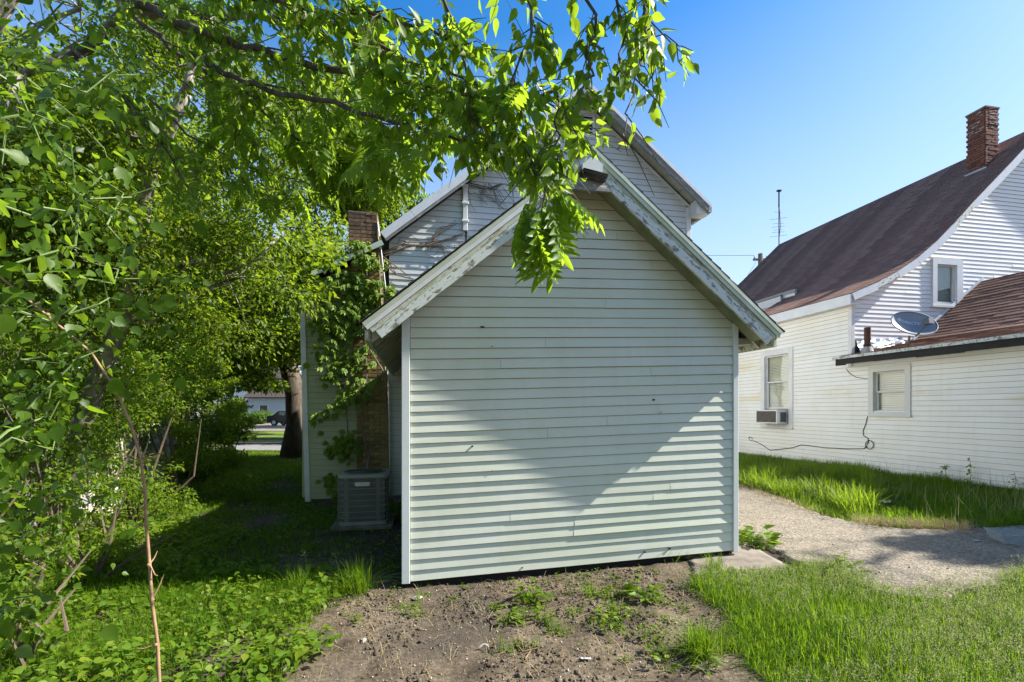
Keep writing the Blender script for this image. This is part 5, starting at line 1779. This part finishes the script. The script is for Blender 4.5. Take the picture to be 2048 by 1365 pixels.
# the hanging pinnate tongue in front of the gable
for (x, y, dx, dy, s) in ((1090, 375, .1, -.8, .34), (1085, 400, -.3, -.9, .32), (1100, 385, .75, -.15, .28), (1095, 395, .35, -.85, .36), (1078, 420, 0, -1, .34), (1070, 440, .05, -1, .26), (1098, 380, .9, -.5, .24), (1088, 430, -.1, -1, .30), (1060, 390, -.35, -.9, .28), (1100, 372, .75, -.45, .25), (1082, 410, .1, -1, .34), (1092, 430, .15, -1, .3), (1075, 400, -.15, -1, .32), (1088, 455, .05, -1, .24), (1100, 400, .2, -1, .3)):
    PP.append(P(x, y, 2.18 + rng.normal() * .04)); PD.append(np.array([dx, -.12, dy]) + rnd(1)[0] * .08); PSs.append(s * .95)
tw.tube([tuple(P(1092, 372, 2.2) - oo), tuple(P(1080, 440, 2.17) - oo), tuple(P(1074, 500, 2.15) - oo)], [.004, .003, .001], 5)
n_tongue = 15
o = tw.obj("twigs", M['twig'], OT); o["kind"] = "stuff"
def below(pp, dd, ss, reach):
    d_ = dd / np.linalg.norm(dd, axis=1, keepdims=True); e = pp + d_ * (ss * reach)[:, None]
    x = 1024 + 964 * e[:, 0] / e[:, 1]; y = 820 - 964 * e[:, 2] / e[:, 1]
    return y < np.interp(x, YMAX_X, YMAX_Y) + rng.normal(size=len(x)) * 14
LP = np.array(LP); LD = np.array(LD); LS_ = np.array(LS_)
k_ = below(LP, LD, LS_, .9); LP, LD, LS_ = LP[k_], LD[k_], LS_[k_]; n = len(LP)
nr_ = rnd(n) * .55 + np.array([.25, -.35, .45])
put_leaves(OT, OV, LP, orth(LD, nr_), LS_, M['leaf_walnut'], 220)
PP = np.array(PP); PD = np.array(PD); PSs = np.array(PSs)
k_ = below(PP, PD, PSs, .9); k_[-n_tongue:] = True
PP, PD, PSs = PP[k_], PD[k_], PSs[k_]; n = len(PP)
nr_ = rnd(n) * .4 + np.array([.2, -.3, .8])
put_leaves(OT, PIN, PP, orth(PD, nr_), PSs, M['leaf_walnut'], 80, bulk="pinnate_foliage")

# ------------------------------------------------------------------ near vine at the left edge
NVb = P(322, 1545, 2.2)
NV = empty("woody_vine", (NVb[0], NVb[1], float(gz(NVb[0], NVb[1]))), "bare tan vine stem rising past the weeds at left and bending away up left", "vine")
oo = np.array(NV.location)
vp_ = [P(*p) for p in ((-60, 500, 2.0), (0, 556, 2.05), (95, 630, 2.1), (180, 705, 2.15), (228, 780, 2.2), (262, 850, 2.2), (285, 915, 2.2), (288, 980, 2.2), (292, 1050, 2.2), (298, 1130, 2.2), (304, 1200, 2.2), (312, 1290, 2.2), (322, 1380, 2.2))]
vp_.append(np.array(NV.location) + np.array([0, 0, -.03]))
mb = MB(); mb.tube([tuple(p + rnd(1)[0] * .004 - oo) for p in vp_], list(np.linspace(.0045, .0078, len(vp_))), 8); mb.obj("stem", M['vine_stem'], NV, smooth=True)
mb = MB(); mb.tube([tuple(P(285, 918, 2.2) - oo), tuple(P(305, 915, 2.19) - oo), tuple(P(325, 905, 2.2) - oo)], [.005, .004, .002], 5); mb.obj("side_shoot", M['vine_stem'], NV)
mb = MB(); mb.tube([tuple(P(300, 1130, 2.2) - oo), tuple(P(310, 1150, 2.19) - oo), tuple(P(315, 1152, 2.2) - oo)], [.004, .003, .002], 5); mb.obj("side_shoot", M['vine_stem'], NV)
mb = MB(); mb.tube([tuple(P(285, 918, 2.2) - oo), tuple(P(270, 920, 2.22) - oo)], [.005, .003], 5); mb.obj("side_shoot", M['vine_stem'], NV)

for k in range(2, len(vp_) - 2):
    q = vp_[k]; mb = MB()
    dv = rnd(1)[0] * np.array([1, .4, .6]); dv /= np.linalg.norm(dv); L = rng.uniform(.03, .11)
    mb.tube([tuple(q - oo), tuple(q + dv * L * .6 + np.array([0, 0, .01]) - oo), tuple(q + dv * L + np.array([0, 0, .03]) - oo)], [.004, .0028, .001], 5); mb.obj("side_shoot", M['vine_stem'], NV)
    mb = MB(); mb.tube([tuple(q + np.array([0, 0, -.008]) - oo), tuple(q - oo), tuple(q + np.array([0, 0, .008]) - oo)], [.006, .0105, .006], 7); mb.obj("node", M['vine_stem'], NV, smooth=True)
LV0 = P(-180, 1400, 2.3)
LV = empty("leafy_vine", (LV0[0], LV0[1], float(gz(LV0[0], LV0[1]))), "large leaved vine filling the left edge close to the camera", "vine")
oo = np.array(LV.location)
smb = MB()
LP, LD, LS_ = [], [], []
vines = [((-120, 700, 1.9), (300, 470, 2.4)), ((-120, 860, 1.8), (330, 560, 2.3)), ((-100, 520, 1.9), (330, 330, 2.5)), ((-120, 330, 1.9), (300, 150, 2.5)), ((-100, 150, 2.3), (250, -20, 2.8)), ((-120, 960, 1.7), (200, 700, 2.1)),
         ((-100, 60, 1.8), (200, 420, 2.2)), ((60, -80, 2.1), (160, 500, 2.2)), ((-120, 1050, 1.7), (120, 800, 2.0)), ((120, 300, 2.3), (360, 700, 2.6)), ((-80, 1200, 1.9), (160, 960, 2.4)), ((-60, 640, 1.7), (240, 600, 2.0)), ((-90, 1330, 2.0), (90, 1150, 2.3)), ((40, -60, 2.4), (330, 260, 2.8)), ((-80, 200, 1.7), (140, 260, 1.9)), ((-80, 420, 1.7), (170, 430, 1.9))]
for a, b in vines:
    pts = wander(P(*a), P(*b), 9, .6)
    smb.tube([tuple(p - oo) for p in pts], list(np.linspace(.007, .002, len(pts))), 5)
    for i in range(len(pts) - 1):
        for f in np.linspace(0, 1, 4, endpoint=False):
            p = pts[i] + (pts[i + 1] - pts[i]) * f
            for s in range(3):
                off_ = rnd(1)[0] * .11
                LP.append(p + off_); LD.append(off_ * 5 + rnd(1)[0] * .5 + np.array([.1, -.05, -.55])); LS_.append(rng.uniform(.026, .054) if rng.random() < .88 else rng.uniform(.06, .10))
smb.obj("stems", simple("green_stem", (.13, .20, .05), .6, .3, 15), LV)
LP = np.array(LP); LD = np.array(LD); n = len(LP)
nr_ = rnd(n) * .5 + np.array([.2, -.45, .55])
put_leaves(LV, BROAD, LP, orth(LD, nr_), np.array(LS_), M['leaf_vine'], 300)


# ------------------------------------------------------------------ grass
def blades(x, y, h, w, m, name, lean=.35, z=None, seg3=True, bend=.5):
    n = len(x)
    z = gz(x, y) - .01 if z is None else z
    a = rng.uniform(0, 2 * math.pi, n); l = np.abs(rng.normal(size=n)) * lean
    dx, dy = np.cos(a), np.sin(a)
    px_, py_ = -dy, dx
    base = np.stack([x, y, z], -1)
    side = np.stack([px_, py_, np.zeros(n)], -1) * (w / 2)[:, None]
    def at(f):
        hor = l * h * (f * (1 - bend) + bend * f * f * 1.6)
        ver = h * f * np.sqrt(np.maximum(.15, 1 - (l * f * .75) ** 2))
        return base + np.stack([dx * hor, dy * hor, ver], -1)
    if seg3:
        lv = [0, .45, .8]
        V = []
        for f, k in zip(lv, (1, .85, .5)):
            c = at(f); V += [c - side * k, c + side * k]
        V.append(at(1.0))
        V = np.stack(V, 1)
        T = np.array([(0, 1, 3), (0, 3, 2), (2, 3, 5), (2, 5, 4), (4, 5, 6)])
    else:
        V = np.stack([base - side, base + side, at(.55) + side * .7, at(.55) - side * .7, at(1.0)], 1)
        T = np.array([(0, 1, 2), (0, 2, 3), (3, 2, 4)])
    k = V.shape[1]
    F = (T[None] + (np.arange(n) * k)[:, None, None]).reshape(-1, 3)
    o = link(name, mesh_np(name, V.reshape(-1, 3), F, m))
    return o


def scatter(poly, n, clump=2.0, thr=.0, seed=1):
    xa = min(p[0] for p in poly); xb = max(p[0] for p in poly); ya = min(p[1] for p in poly); yb = max(p[1] for p in poly)
    X, Y = [], []
    tot = 0
    while tot < n:
        x = rng.uniform(xa, xb, n); y = rng.uniform(ya, yb, n)
        jx = (vnoise(x * 3, y * 3, 51) - .5) * .22 + (vnoise(x * 11, y * 11, 52) - .5) * .16 + rng.normal(size=n) * .03
        jy = (vnoise(x * 3, y * 3, 53) - .5) * .22 + (vnoise(x * 11, y * 11, 54) - .5) * .16 + rng.normal(size=n) * .03
        ok = inpoly(x + jx, y + jy, poly)
        if thr > 0: ok &= vnoise(x * clump, y * clump, seed) * .7 + vnoise(x * clump * 3.1, y * clump * 3.1, seed + 1) * .3 + rng.normal(size=n) * .05 > thr
        X.append(x[ok]); Y.append(y[ok]); tot += ok.sum()
        if ok.sum() == 0: break
    return np.concatenate(X)[:n], np.concatenate(Y)[:n]


def clear_of(x, y, polys):
    ok = np.ones(len(x), bool)
    for p in polys: ok &= ~inpoly(x, y, p)
    return ok


RL = [gp(*p) for p in ((1385, 1165), (1430, 1150), (1520, 1150), (1600, 1136), (1700, 1140), (1750, 1176), (1850, 1190), (1960, 1180), (2048, 1146), (2400, 1115), (2400, 1560), (1560, 1560), (1530, 1365), (1450, 1262), (1420, 1215))]
x, y = scatter(RL, 70000)
hm = .5 + .9 * vnoise(x * 1.3, y * 1.3, 21)
edge = vnoise(x * 6, y * 6, 30)
h = rng.uniform(.04, .15, len(x)) * hm
o = blades(x, y, h, rng.uniform(.003, .0065, len(x)), M['grass'], "grass", .85)
props(o, "bright green front lawn grass on the right", "grass", kind="stuff")
x, y = scatter(RL, 3800)
o = blades(x, y, rng.uniform(.03, .10, len(x)), rng.uniform(.002, .004, len(x)), M['grass_dry'], "thatch", 1.2)
props(o, "dead straw coloured blades lying in the right front lawn", "dry grass", kind="stuff")
# seed heads on the lawn
x, y = scatter(RL, 4200, .9, .46, 44)
n = len(x)
V0 = []; F0 = []
hz_ = rng.uniform(.12, .22, n); a = rng.uniform(-.6, .6, n)
z = gz(x, y)
st = MB()
lean = np.stack([rng.normal(size=n) * .05 + .03, rng.normal(size=n) * .03, hz_], -1)
base = np.stack([x, y, z], -1); tip = base + lean
side = np.tile(np.array([[.0007, 0, 0]]), (n, 1))
V = np.stack([base - side, base + side, tip], 1); F = (np.arange(n) * 3)[:, None] + np.array([[0, 1, 2]])
SV = [V.reshape(-1, 3)]; SF_ = [F]; off_ = n * 3
k = 9
tp_ = (tip[:, None, :] - lean[:, None, :] * rng.uniform(0, .30, (n, k, 1)) + rng.normal(size=(n, k, 3)) * np.array([.011, .011, .006])).reshape(-1, 3)
R = orth(rnd(len(tp_)) + np.array([0, 0, .8]), rnd(len(tp_)))
V, F = instv(SIMPLE, tp_, R, rng.uniform(.006, .010, len(tp_)))
SV.append(V); SF_.append(F + off_)
o = link("seed_heads", mesh_np("seed_heads", np.concatenate(SV), np.concatenate(SF_), M['seed']))
props(o, "pale seed heads standing above the right front lawn", "grass", kind="stuff")
# grass between the path and the neighbour house
BL = [gp(1476, 968), gp(1520, 982), gp(1575, 1002), gp(1640, 1033), gp(1720, 1050), gp(1800, 1062), gp(1930, 1060), gp(2048, 1056), gp(2400, 1050)] + [tuple(W(9.86, 4.5, 0))[:2], tuple(W(9.86, 15.5, 0))[:2], tuple(W(4.6, 15.5, 0))[:2]]
x, y = scatter(BL, 80000)
u = CU * x + SU * y; d = -SU * x + CU * y
tall = .55 + .9 * np.clip((d - 6.5) / 3, 0, 1) * np.clip((8.6 - u) / 1.2, .25, 1)
h = rng.uniform(.10, .28, len(x)) * tall * (.5 + .9 * vnoise(x * 1.1, y * 1.1, 22))
o = blades(x, y, h, rng.uniform(.005, .010, len(x)), M['grass'], "grass", .6, seg3=False)
props(o, "long uncut grass between the path and the white house", "grass", kind="stuff")
x, y = scatter(BL, 900, 1.2, .55, 31)
o = blades(x, y, rng.uniform(.25, .45, len(x)), rng.uniform(.003, .006, len(x)), M['seed'], "tall_grass_stalks", .5)
props(o, "tall pale grass stalks by the white house wall", "grass", kind="stuff")
TG = [gp(1484, 972), gp(1560, 995), gp(1660, 1025), gp(1760, 1040), tuple(W(8.9, 8.2, 0))[:2], tuple(W(8.6, 11.0, 0))[:2], tuple(W(5.6, 12.0, 0))[:2]]
x, y = scatter(TG, 15000, 1.9, .46, 91)
o = blades(x, y, rng.uniform(.22, .50, len(x)) * (.6 + .6 * vnoise(x * 2, y * 2, 92)), rng.uniform(.006, .012, len(x)), M['leaf_weed'], "tall_grass", .75)
props(o, "tall bright tufts of uncut grass at the near side of the white house", "grass", kind="stuff")
# straw along the path edge
xx = []; yy = []
for p, q, n in (((1720, 1052), (1940, 1064), 900), ((1480, 975), (1640, 1036), 300)):
    a = np.array(gp(*p)); b = np.array(gp(*q)); f = rng.random(n)[:, None]
    s = a + (b - a) * f + rng.normal(size=(n, 2)) * .07
    xx.append(s[:, 0]); yy.append(s[:, 1])
x = np.concatenate(xx); y = np.concatenate(yy)
o = blades(x, y, rng.uniform(.06, .16, len(x)), rng.uniform(.003, .006, len(x)), M['grass_dry'], "straw", 1.1, z=gz(x, y) + .03)
props(o, "tan dry straw lying along the far edge of the path", "straw", kind="stuff")

# left yard: shaded lawn
LL = [(-1.0, 5.2), (-1.2, 9.1), (-3.6, 8.5), (-6.2, 18.6), (-11.5, 18.8), (-6.6, 9.5), (-5.2, 6.2), (-4.6, 4.8), (-2.5, 4.5)]
x, y = scatter(LL, 45000, 1.3, .34, 12)
h = rng.uniform(.04, .13, len(x)) * (.7 + .7 * vnoise(x, y, 23))
o = blades(x, y, h, rng.uniform(.005, .011, len(x)), M['grass'], "grass", .6, seg3=False)
props(o, "shaded patchy grass beside the shed leading to the street", "grass", kind="stuff")
# lower left weeds and grass
FL = [gp(*p) for p in ((-300, 1090), (100, 1130), (300, 1150), (480, 1155), (640, 1165), (700, 1180), (620, 1215), (600, 1240), (640, 1290), (650, 1330), (600, 1365), (560, 1560), (-600, 1560), (-600, 1200))]
x, y = scatter(FL, 26000, 1.5, .42, 14)
h = rng.uniform(.06, .20, len(x))
o = blades(x, y, h, rng.uniform(.003, .006, len(x)), M['grass'], "grass", .7)
props(o, "sunlit grass among the weeds in the lower left corner", "grass", kind="stuff")


def groundcover(poly, n, size, hmax, name, label, thr=.3, seed=3, clump=1.8):
    x, y = scatter(poly, n, clump, thr, seed)
    n = len(x)
    hh = hmax * (.25 + .75 * vnoise(x * 2.3, y * 2.3, seed + 5)) * rng.uniform(.25, 1, n)
    pos = np.stack([x, y, gz(x, y) + hh], -1)
    d = rnd(n); d[:, 2] = rng.normal(size=n) * .3 - .15
    R = orth(d, rnd(n) * .35 + np.array([.1, -.1, 1]))
    kk = rng.random(n) < .5
    sz = size * (.45 + 1.1 * rng.random(n) ** 2 + .35 * vnoise(x * 3.3, y * 3.3, seed + 9))
    V, F = instv(BROAD, pos[kk], R[kk], sz[kk])
    V2, F2 = instv(OV, pos[~kk], R[~kk], sz[~kk])
    F = np.concatenate([F, F2 + len(V)]); V = np.concatenate([V, V2])
    o = link(name, mesh_np(name, V, F, M['leaf_weed']))
    return props(o, label, "weeds", kind="stuff")


groundcover(FL, 12000, .050, .24, "ground_cover", "sunlit broad leaved weeds covering the lower left corner", .32, 3)
groundcover([(-5.4, 4.3), (-3.2, 4.9), (-3.6, 6.5), (-4.9, 7.2), (-5.6, 9.3), (-7.2, 10.0), (-6.5, 5)], 9000, .055, .30, "ground_cover", "low weeds at the foot of the left hedge", .25, 6)
groundcover(LL, 6000, .05, .12, "ground_cover", "scattered small weeds in the shaded yard by the condenser", .45, 9)


# individual weeds on the bare soil
def weed(px, py, size, n, label, group=None, kind='broad', cat="weed"):
    gx, gy = gp(px, py)
    b = np.array([gx, gy, float(soil_z(np.array(gx), np.array(gy)))])
    if kind == 'tuft':
        x = gx + rng.normal(size=n) * size * .18; y = gy + rng.normal(size=n) * size * .18
        o = blades(x - gx, y - gy, rng.uniform(.5, 1.1, n) * size, rng.uniform(.003, .006, n), M['grass'], "grass_tuft", .75, z=np.zeros(n) - .01)
        o.location = b
        return props(o, label, "grass tuft", group)
    root = empty("weed", tuple(b), label, cat, group)
    a = rng.uniform(0, 2 * math.pi, n)
    f = np.sqrt(rng.random(n))
    pos = b + np.stack([np.cos(a) * f * size * .5, np.sin(a) * f * size * .5, (1.05 - f * .7) * size * rng.uniform(.15, .9, n)], -1)
    d = np.stack([np.cos(a), np.sin(a), rng.normal(size=n) * .3 + .15], -1)
    R = orth(d, rnd(n) * .3 + np.array([0, 0, 1]))
    s = size * rng.uniform(.22, .42, n)
    if size * 964 / gy > 70: put_leaves(root, OV, pos, R, s, M['leaf_weed'], 40)
    else: put_leaves(root, OV, pos, R, s, M['leaf_weed'], 0)
    mb = MB()
    for i in range(0, n, 3): mb.tube([(0, 0, -.01), tuple((pos[i] - b) * .6 + np.array([0, 0, .01])), tuple(pos[i] - b)], [.0022, .0018, .001], 4, False)
    mb.obj("stems", M['leaf_weed'], root)
    return root


weed(875, 1158, .20, 60, "round leafy weed under the shed wall near its left corner")
weed(1065, 1142, .20, 50, "leafy weed pushing up at the middle of the shed wall foot")
weed(1515, 1090, .34, 110, "tall weed clump at the shed right corner trim")
weed(1060, 1205, .26, 60, "largest leafy weed in the centre of the bare soil")
weed(1015, 1245, .18, 34, "trailing weed just below the large centre weed")
weed(1290, 1195, .26, 60, "upright weed on the soil near the concrete slab")
weed(1240, 1235, .16, 30, "small weed left of the upright weed by the slab")
weed(565, 1330, .34, 46, "big leaved plant at the edge of the lower left weeds")
weed(1690, 1150, .30, 26, "broad leaf weed at the corner of lawn and path")
weed(1765, 1025, .26, 20, "weed with a pale rag beside the long grass")
weed(1180, 1190, .20, 70, "spiky grass tuft on the soil left of the upright weed", kind='tuft')
weed(715, 1185, .34, 260, "tall grass tuft by the left corner of the shed", kind='tuft')
weed(600, 1190, .30, 240, "wide grass tuft at the shadow edge left of the shed", kind='tuft')
weed(1405, 1310, .26, 300, "coarse grass tuft where the soil meets the lawn at bottom right", kind='tuft')
weed(1225, 1225, .14, 60, "short grass sprouts in the middle right of the soil", kind='tuft')
weed(1340, 1120, .26, 120, "wispy grass at the shed foot beside the slab", kind='tuft')
weed(1430, 1140, .2, 120, "grass fringe on the near edge of the slab", kind='tuft')
dirt = [gp(*p) for p in ((640, 1190), (800, 1180), (1000, 1160), (1250, 1140), (1390, 1150), (1430, 1260), (1500, 1360), (620, 1360), (660, 1290))]
for (cx0, cy0, sx0, sy0, cnt, lab, grp) in ((1060, 1235, 60, 45, 12, "low leafy weed in the loose cluster at the middle of the bare soil", "weeds in the middle of the soil"),
                                           (1250, 1200, 70, 35, 11, "low leafy weed in the cluster left of the concrete slab", "weeds near the slab"), (1330, 1290, 55, 35, 9, "low leafy weed on the soil beside the coarse tuft", "weeds beside the coarse tuft"),
                                           (760, 1230, 70, 40, 6, "small leafy weed on the left part of the soil", "weeds on the left of the soil")):
    for q in range(cnt):
        weed(cx0 + rng.normal() * sx0, cy0 + abs(rng.normal()) * sy0 * (1 if q % 2 else -.6), rng.uniform(.08, .17), int(rng.integers(14, 34)), lab, grp, kind='broad' if rng.random() < .75 else 'tuft')
xw, yw = scatter(dirt, 90, 1.6, .42, 61)
for i in range(90):
    px_ = 1024 + 964 * xw[i] / yw[i]; py_ = 820 + 964 * 1.66 / yw[i]
    weed(px_, py_, rng.uniform(.04, .10), int(rng.integers(7, 18)), "tiny green seedling dotted on the bare soil", "small seedlings on the bare soil")
# seed stalks by the shadow edge
for (px_, py_, h_, lab) in ((618, 1180, .36, "tall seed stalk nearest the shed in the shade"), (680, 1178, .33, "second seed stalk right beside the shed corner tuft"), (362, 1165, .30, "seed stalk standing at left above the weeds")):
    gx, gy = gp(px_, py_)
    root = empty("grass_stalk", (gx, gy, float(gz(gx, gy))), lab, "grass stalk")
    mb = MB(); mb.tube([(0, 0, -.02), (-.02, 0, h_ * .6), (-.05, 0, h_)], [.002, .0015, .001], 4); mb.obj("stem", M['seed'], root)
    nn = 26; q = np.stack([-.05 + rng.normal(size=nn) * .014, rng.normal(size=nn) * .01, h_ + rng.uniform(-.09, .03, nn)], -1)
    V, F = instv(SIMPLE, q, orth(rnd(nn), rnd(nn)), np.full(nn, .014)); o = link("seed_head", mesh_np("seed_head", V, F, M['seed']), root); o["kind"] = "stuff"
# wall weeds against neighbour base
for (px_, s_, lab) in ((1890, .32, "dark weed sprig against the white wall, left one"), (1940, .5, "taller dark weed sprig against the white wall"), (2030, .3, "dark weed at the wall foot by the right edge")):
    d_, Y_ = wall_d(px_, 9.78)
    q = W(9.78, d_, 0); zz = float(gz(q.x, q.y))
    root = empty("weed", (q.x, q.y, zz), lab, "weed")
    mb = MB(); mb.tube([(0, 0, 0), (.02, 0, s_ * .5), (0, .01, s_)], .003, 4); mb.obj("stem", M['twig'], root)
    nn = 16; pos = np.array([q.x, q.y, zz]) + np.stack([rng.normal(size=nn) * .04, rng.normal(size=nn) * .04, rng.uniform(.1, 1, nn) * s_], -1)
    put_leaves(root, OV, pos, orth(rnd(nn) * np.array([1, 1, .4]), np.tile([[0, 0, 1.]], (nn, 1)) + rnd(nn) * .3), rng.uniform(.05, .09, nn), M['leaf_ivy'], 0)

# ------------------------------------------------------------------ litter, stones, twigs
def rock(name, px, py, r, lab, m, flat=.5, group=None):
    gx, gy = gp(px, py)
    mb = MB(); vs = []
    for j in range(5):
        ph = math.pi * j / 4
        for i in range(8):
            th = 2 * math.pi * i / 8
            k = random.uniform(.8, 1.15)
            vs.append((r * k * math.sin(ph) * math.cos(th) * 1.3, r * k * math.sin(ph) * math.sin(th), r * flat * k * math.cos(ph)))
    fs = [(j * 8 + i, (j + 1) * 8 + i, (j + 1) * 8 + (i + 1) % 8, j * 8 + (i + 1) % 8) for j in range(4) for i in range(8)]
    mb.add(vs, fs)
    o = mb.obj(name, m); o.location = (gx, gy, float(soil_z(np.array(gx), np.array(gy))) + r * flat * .4); o.rotation_euler = (0, 0, random.uniform(0, 6))
    return props(o, lab, "stone", group)
rock("stone", 836, 1197, .042, "flat tan stone lying near the shed left corner", M['stone'], .35)
rock("stone", 727, 1283, .024, "grey pebble in the left part of the soil", M['stone'], .7)
rock("stone", 1596, 1022, .10, "pale flat stone at the grass edge of the path", M['stone'], .3)
rock("stone", 1560, 1020, .07, "white stone chunk beside the pale flat stone on the path", M['mortar_light'], .4)
# pebbles: too many to count
xp, yp = scatter(dirt, 1500); xq, yq = scatter(PATH, 1600)
xp = np.concatenate([xp, xq]); yp = np.concatenate([yp, yq]); n = len(xp)
OCT = (np.array([(1, 0, 0), (-1, 0, 0), (0, 1, 0), (0, -1, 0), (0, 0, .6), (0, 0, -.6)], float), np.array([(0, 2, 4), (2, 1, 4), (1, 3, 4), (3, 0, 4), (2, 0, 5), (1, 2, 5), (3, 1, 5), (0, 3, 5)]))
zp = soil_z(xp, yp) + np.where(np.arange(n) >= 1500, .037, .003)
V, F = instv(OCT, np.stack([xp, yp, zp], -1), orth(rnd(n), rnd(n)), np.abs(rng.normal(size=n)) * .004 + .0025)
pm, nt, b_, o_ = newmat("pebbles")
ge = N(nt, "ShaderNodeNewGeometry"); nt.links.new(ramp(nt, ge.outputs['Random Per Island'], [(0, (.07, .06, .05)), (.5, (.26, .22, .17)), (1, (.40, .36, .30))]), b_.inputs['Base Color']); b_.inputs['Roughness'].default_value = .9
props(link("pebbles", mesh_np("pebbles", V, F, pm)), "small pebbles strewn over the soil and path", "pebbles", kind="stuff")
# clods and chips on the dark soil by the wall
xp, yp = scatter(dirt, 3200, 2.5, .4, 77); n = len(xp)
V, F = instv(OCT, np.stack([xp, yp, soil_z(xp, yp) + .002], -1), orth(rnd(n), rnd(n)), np.abs(rng.normal(size=n)) * .009 + .003)
props(link("soil_clods", mesh_np("soil_clods", V, F, M['soil'])), "crumbly clods on the bare soil", "soil", kind="stuff")
x, y = scatter(dirt, 420); n = len(x)
V, F = instv(OV, np.stack([x, y, soil_z(x, y) + .006], -1), orth(rnd(n) * np.array([1, 1, .15]), rnd(n) * .25 + np.array([0, 0, 1])), rng.uniform(.008, .03, n))
props(link("leaf_litter", mesh_np("leaf_litter", V, F, simple("dead_leaf", (.20, .13, .075), .9, .6, 9))), "small dead brown leaves scattered on the soil", "leaf litter", kind="stuff")
# dry grass bits and twigs on soil
x, y = scatter(dirt, 700); o = blades(x, y, rng.uniform(.03, .10, len(x)), rng.uniform(.002, .004, len(x)), M['grass_dry'], "dry_bits", 1.3, z=soil_z(x, y) + .003)
props(o, "dry grass bits lying on the soil", "dry grass", kind="stuff")
for (pts, r, lab) in ((((1030, 1285), (1045, 1305), (1075, 1298), (1080, 1312), (1062, 1302), (1050, 1320)), .006, "crooked brown root lying on the soil"), (((985, 1225), (975, 1240), (985, 1252), (982, 1262)), .004, "thin curved twig left of the centre weed"),
                      (((1315, 1080), (1290, 1290)), .0, "")):
    if r == 0: continue
    w3 = [np.array([*gp(*p), 0]) for p in pts]
    for q in w3: q[2] = float(soil_z(np.array(q[0]), np.array(q[1]))) + .008
    mb = MB(); c = w3[0]; mb.tube([tuple(q - c) for q in w3], r, 6); o = mb.obj("twig", M['twig_dry']); o.location = c
    props(o, lab, "twig")
def scrap(name, px, py, w, h, lab, m, up=.01):
    gx, gy = gp(px, py); mb = MB(); n = 5; vs = []
    for j in range(n + 1):
        for i in range(n + 1):
            vs.append(((i / n - .5) * w + random.uniform(-.1, .1) * w / n, (j / n - .5) * h, random.uniform(0, .35) * min(w, h) * (1 if 0 < i < n else 1.3)))
    fs = [(j * (n + 1) + i, j * (n + 1) + i + 1, (j + 1) * (n + 1) + i + 1, (j + 1) * (n + 1) + i) for j in range(n) for i in range(n)]
    mb.add(vs, fs); o = mb.obj(name, m); o.location = (gx, gy, float(gz(gx, gy)) + up); o.rotation_euler = (0, 0, random.uniform(-.5, .5))
    return props(o, lab, "litter")
scrap("plastic_scrap", 1400, 1340, .07, .05, "crumpled clear plastic scrap by the bottom right tuft", M['clear'])
scrap("paper_scrap", 1952, 1090, .09, .03, "white paper scrap on the shaded path", M['paper'], .045)
scrap("paper_scrap", 1172, 1322, .07, .03, "small white scrap low on the soil", M['paper'])
scrap("rag", 1765, 1018, .22, .12, "pale crumpled rag in the grass by the path edge", M['paper'], .08)
gx, gy = gp(968, 1303)
mb = MB(); mb.tube([(.035 * math.cos(t), .035 * math.sin(t), .012 + .012 * math.sin(t)) for t in np.linspace(.3, 2.9, 9)], [.002, .006, .009, .010, .010, .009, .008, .005, .001], 5); o = mb.obj("dry_leaf", M['stone']); o.location = (gx, gy, float(gz(gx, gy)) + .003)
props(o, "curled pale dry leaf on the soil", "dry leaf")
# clear plastic tub
tx_, ty_ = gp(2040, 1092)
TB = empty("plastic_tub", (tx_, ty_, float(gz(tx_, ty_)) + .04), "clear shallow plastic tub lying on the path at right", "plastic tub", rz=-.35)
mb = MB()
w0, w1, l0, l1, hh = .13, .165, .19, .235, .10
vs = [(-l0, -w0, 0), (l0, -w0, 0), (l0, w0, 0), (-l0, w0, 0), (-l1, -w1, hh), (l1, -w1, hh), (l1, w1, hh), (-l1, w1, hh)]
mb.add(vs, [(0, 1, 2, 3), (0, 4, 5, 1), (1, 5, 6, 2), (2, 6, 7, 3), (3, 7, 4, 0)])
o = mb.obj("tub_body", M['clear'], TB); sm = o.modifiers.new("solid", 'SOLIDIFY'); sm.thickness = .003
mb = MB(); mb.tube([vs[4], vs[5], vs[6], vs[7], vs[4]], .007, 6, False); mb.obj("rim", M['clear'], TB)
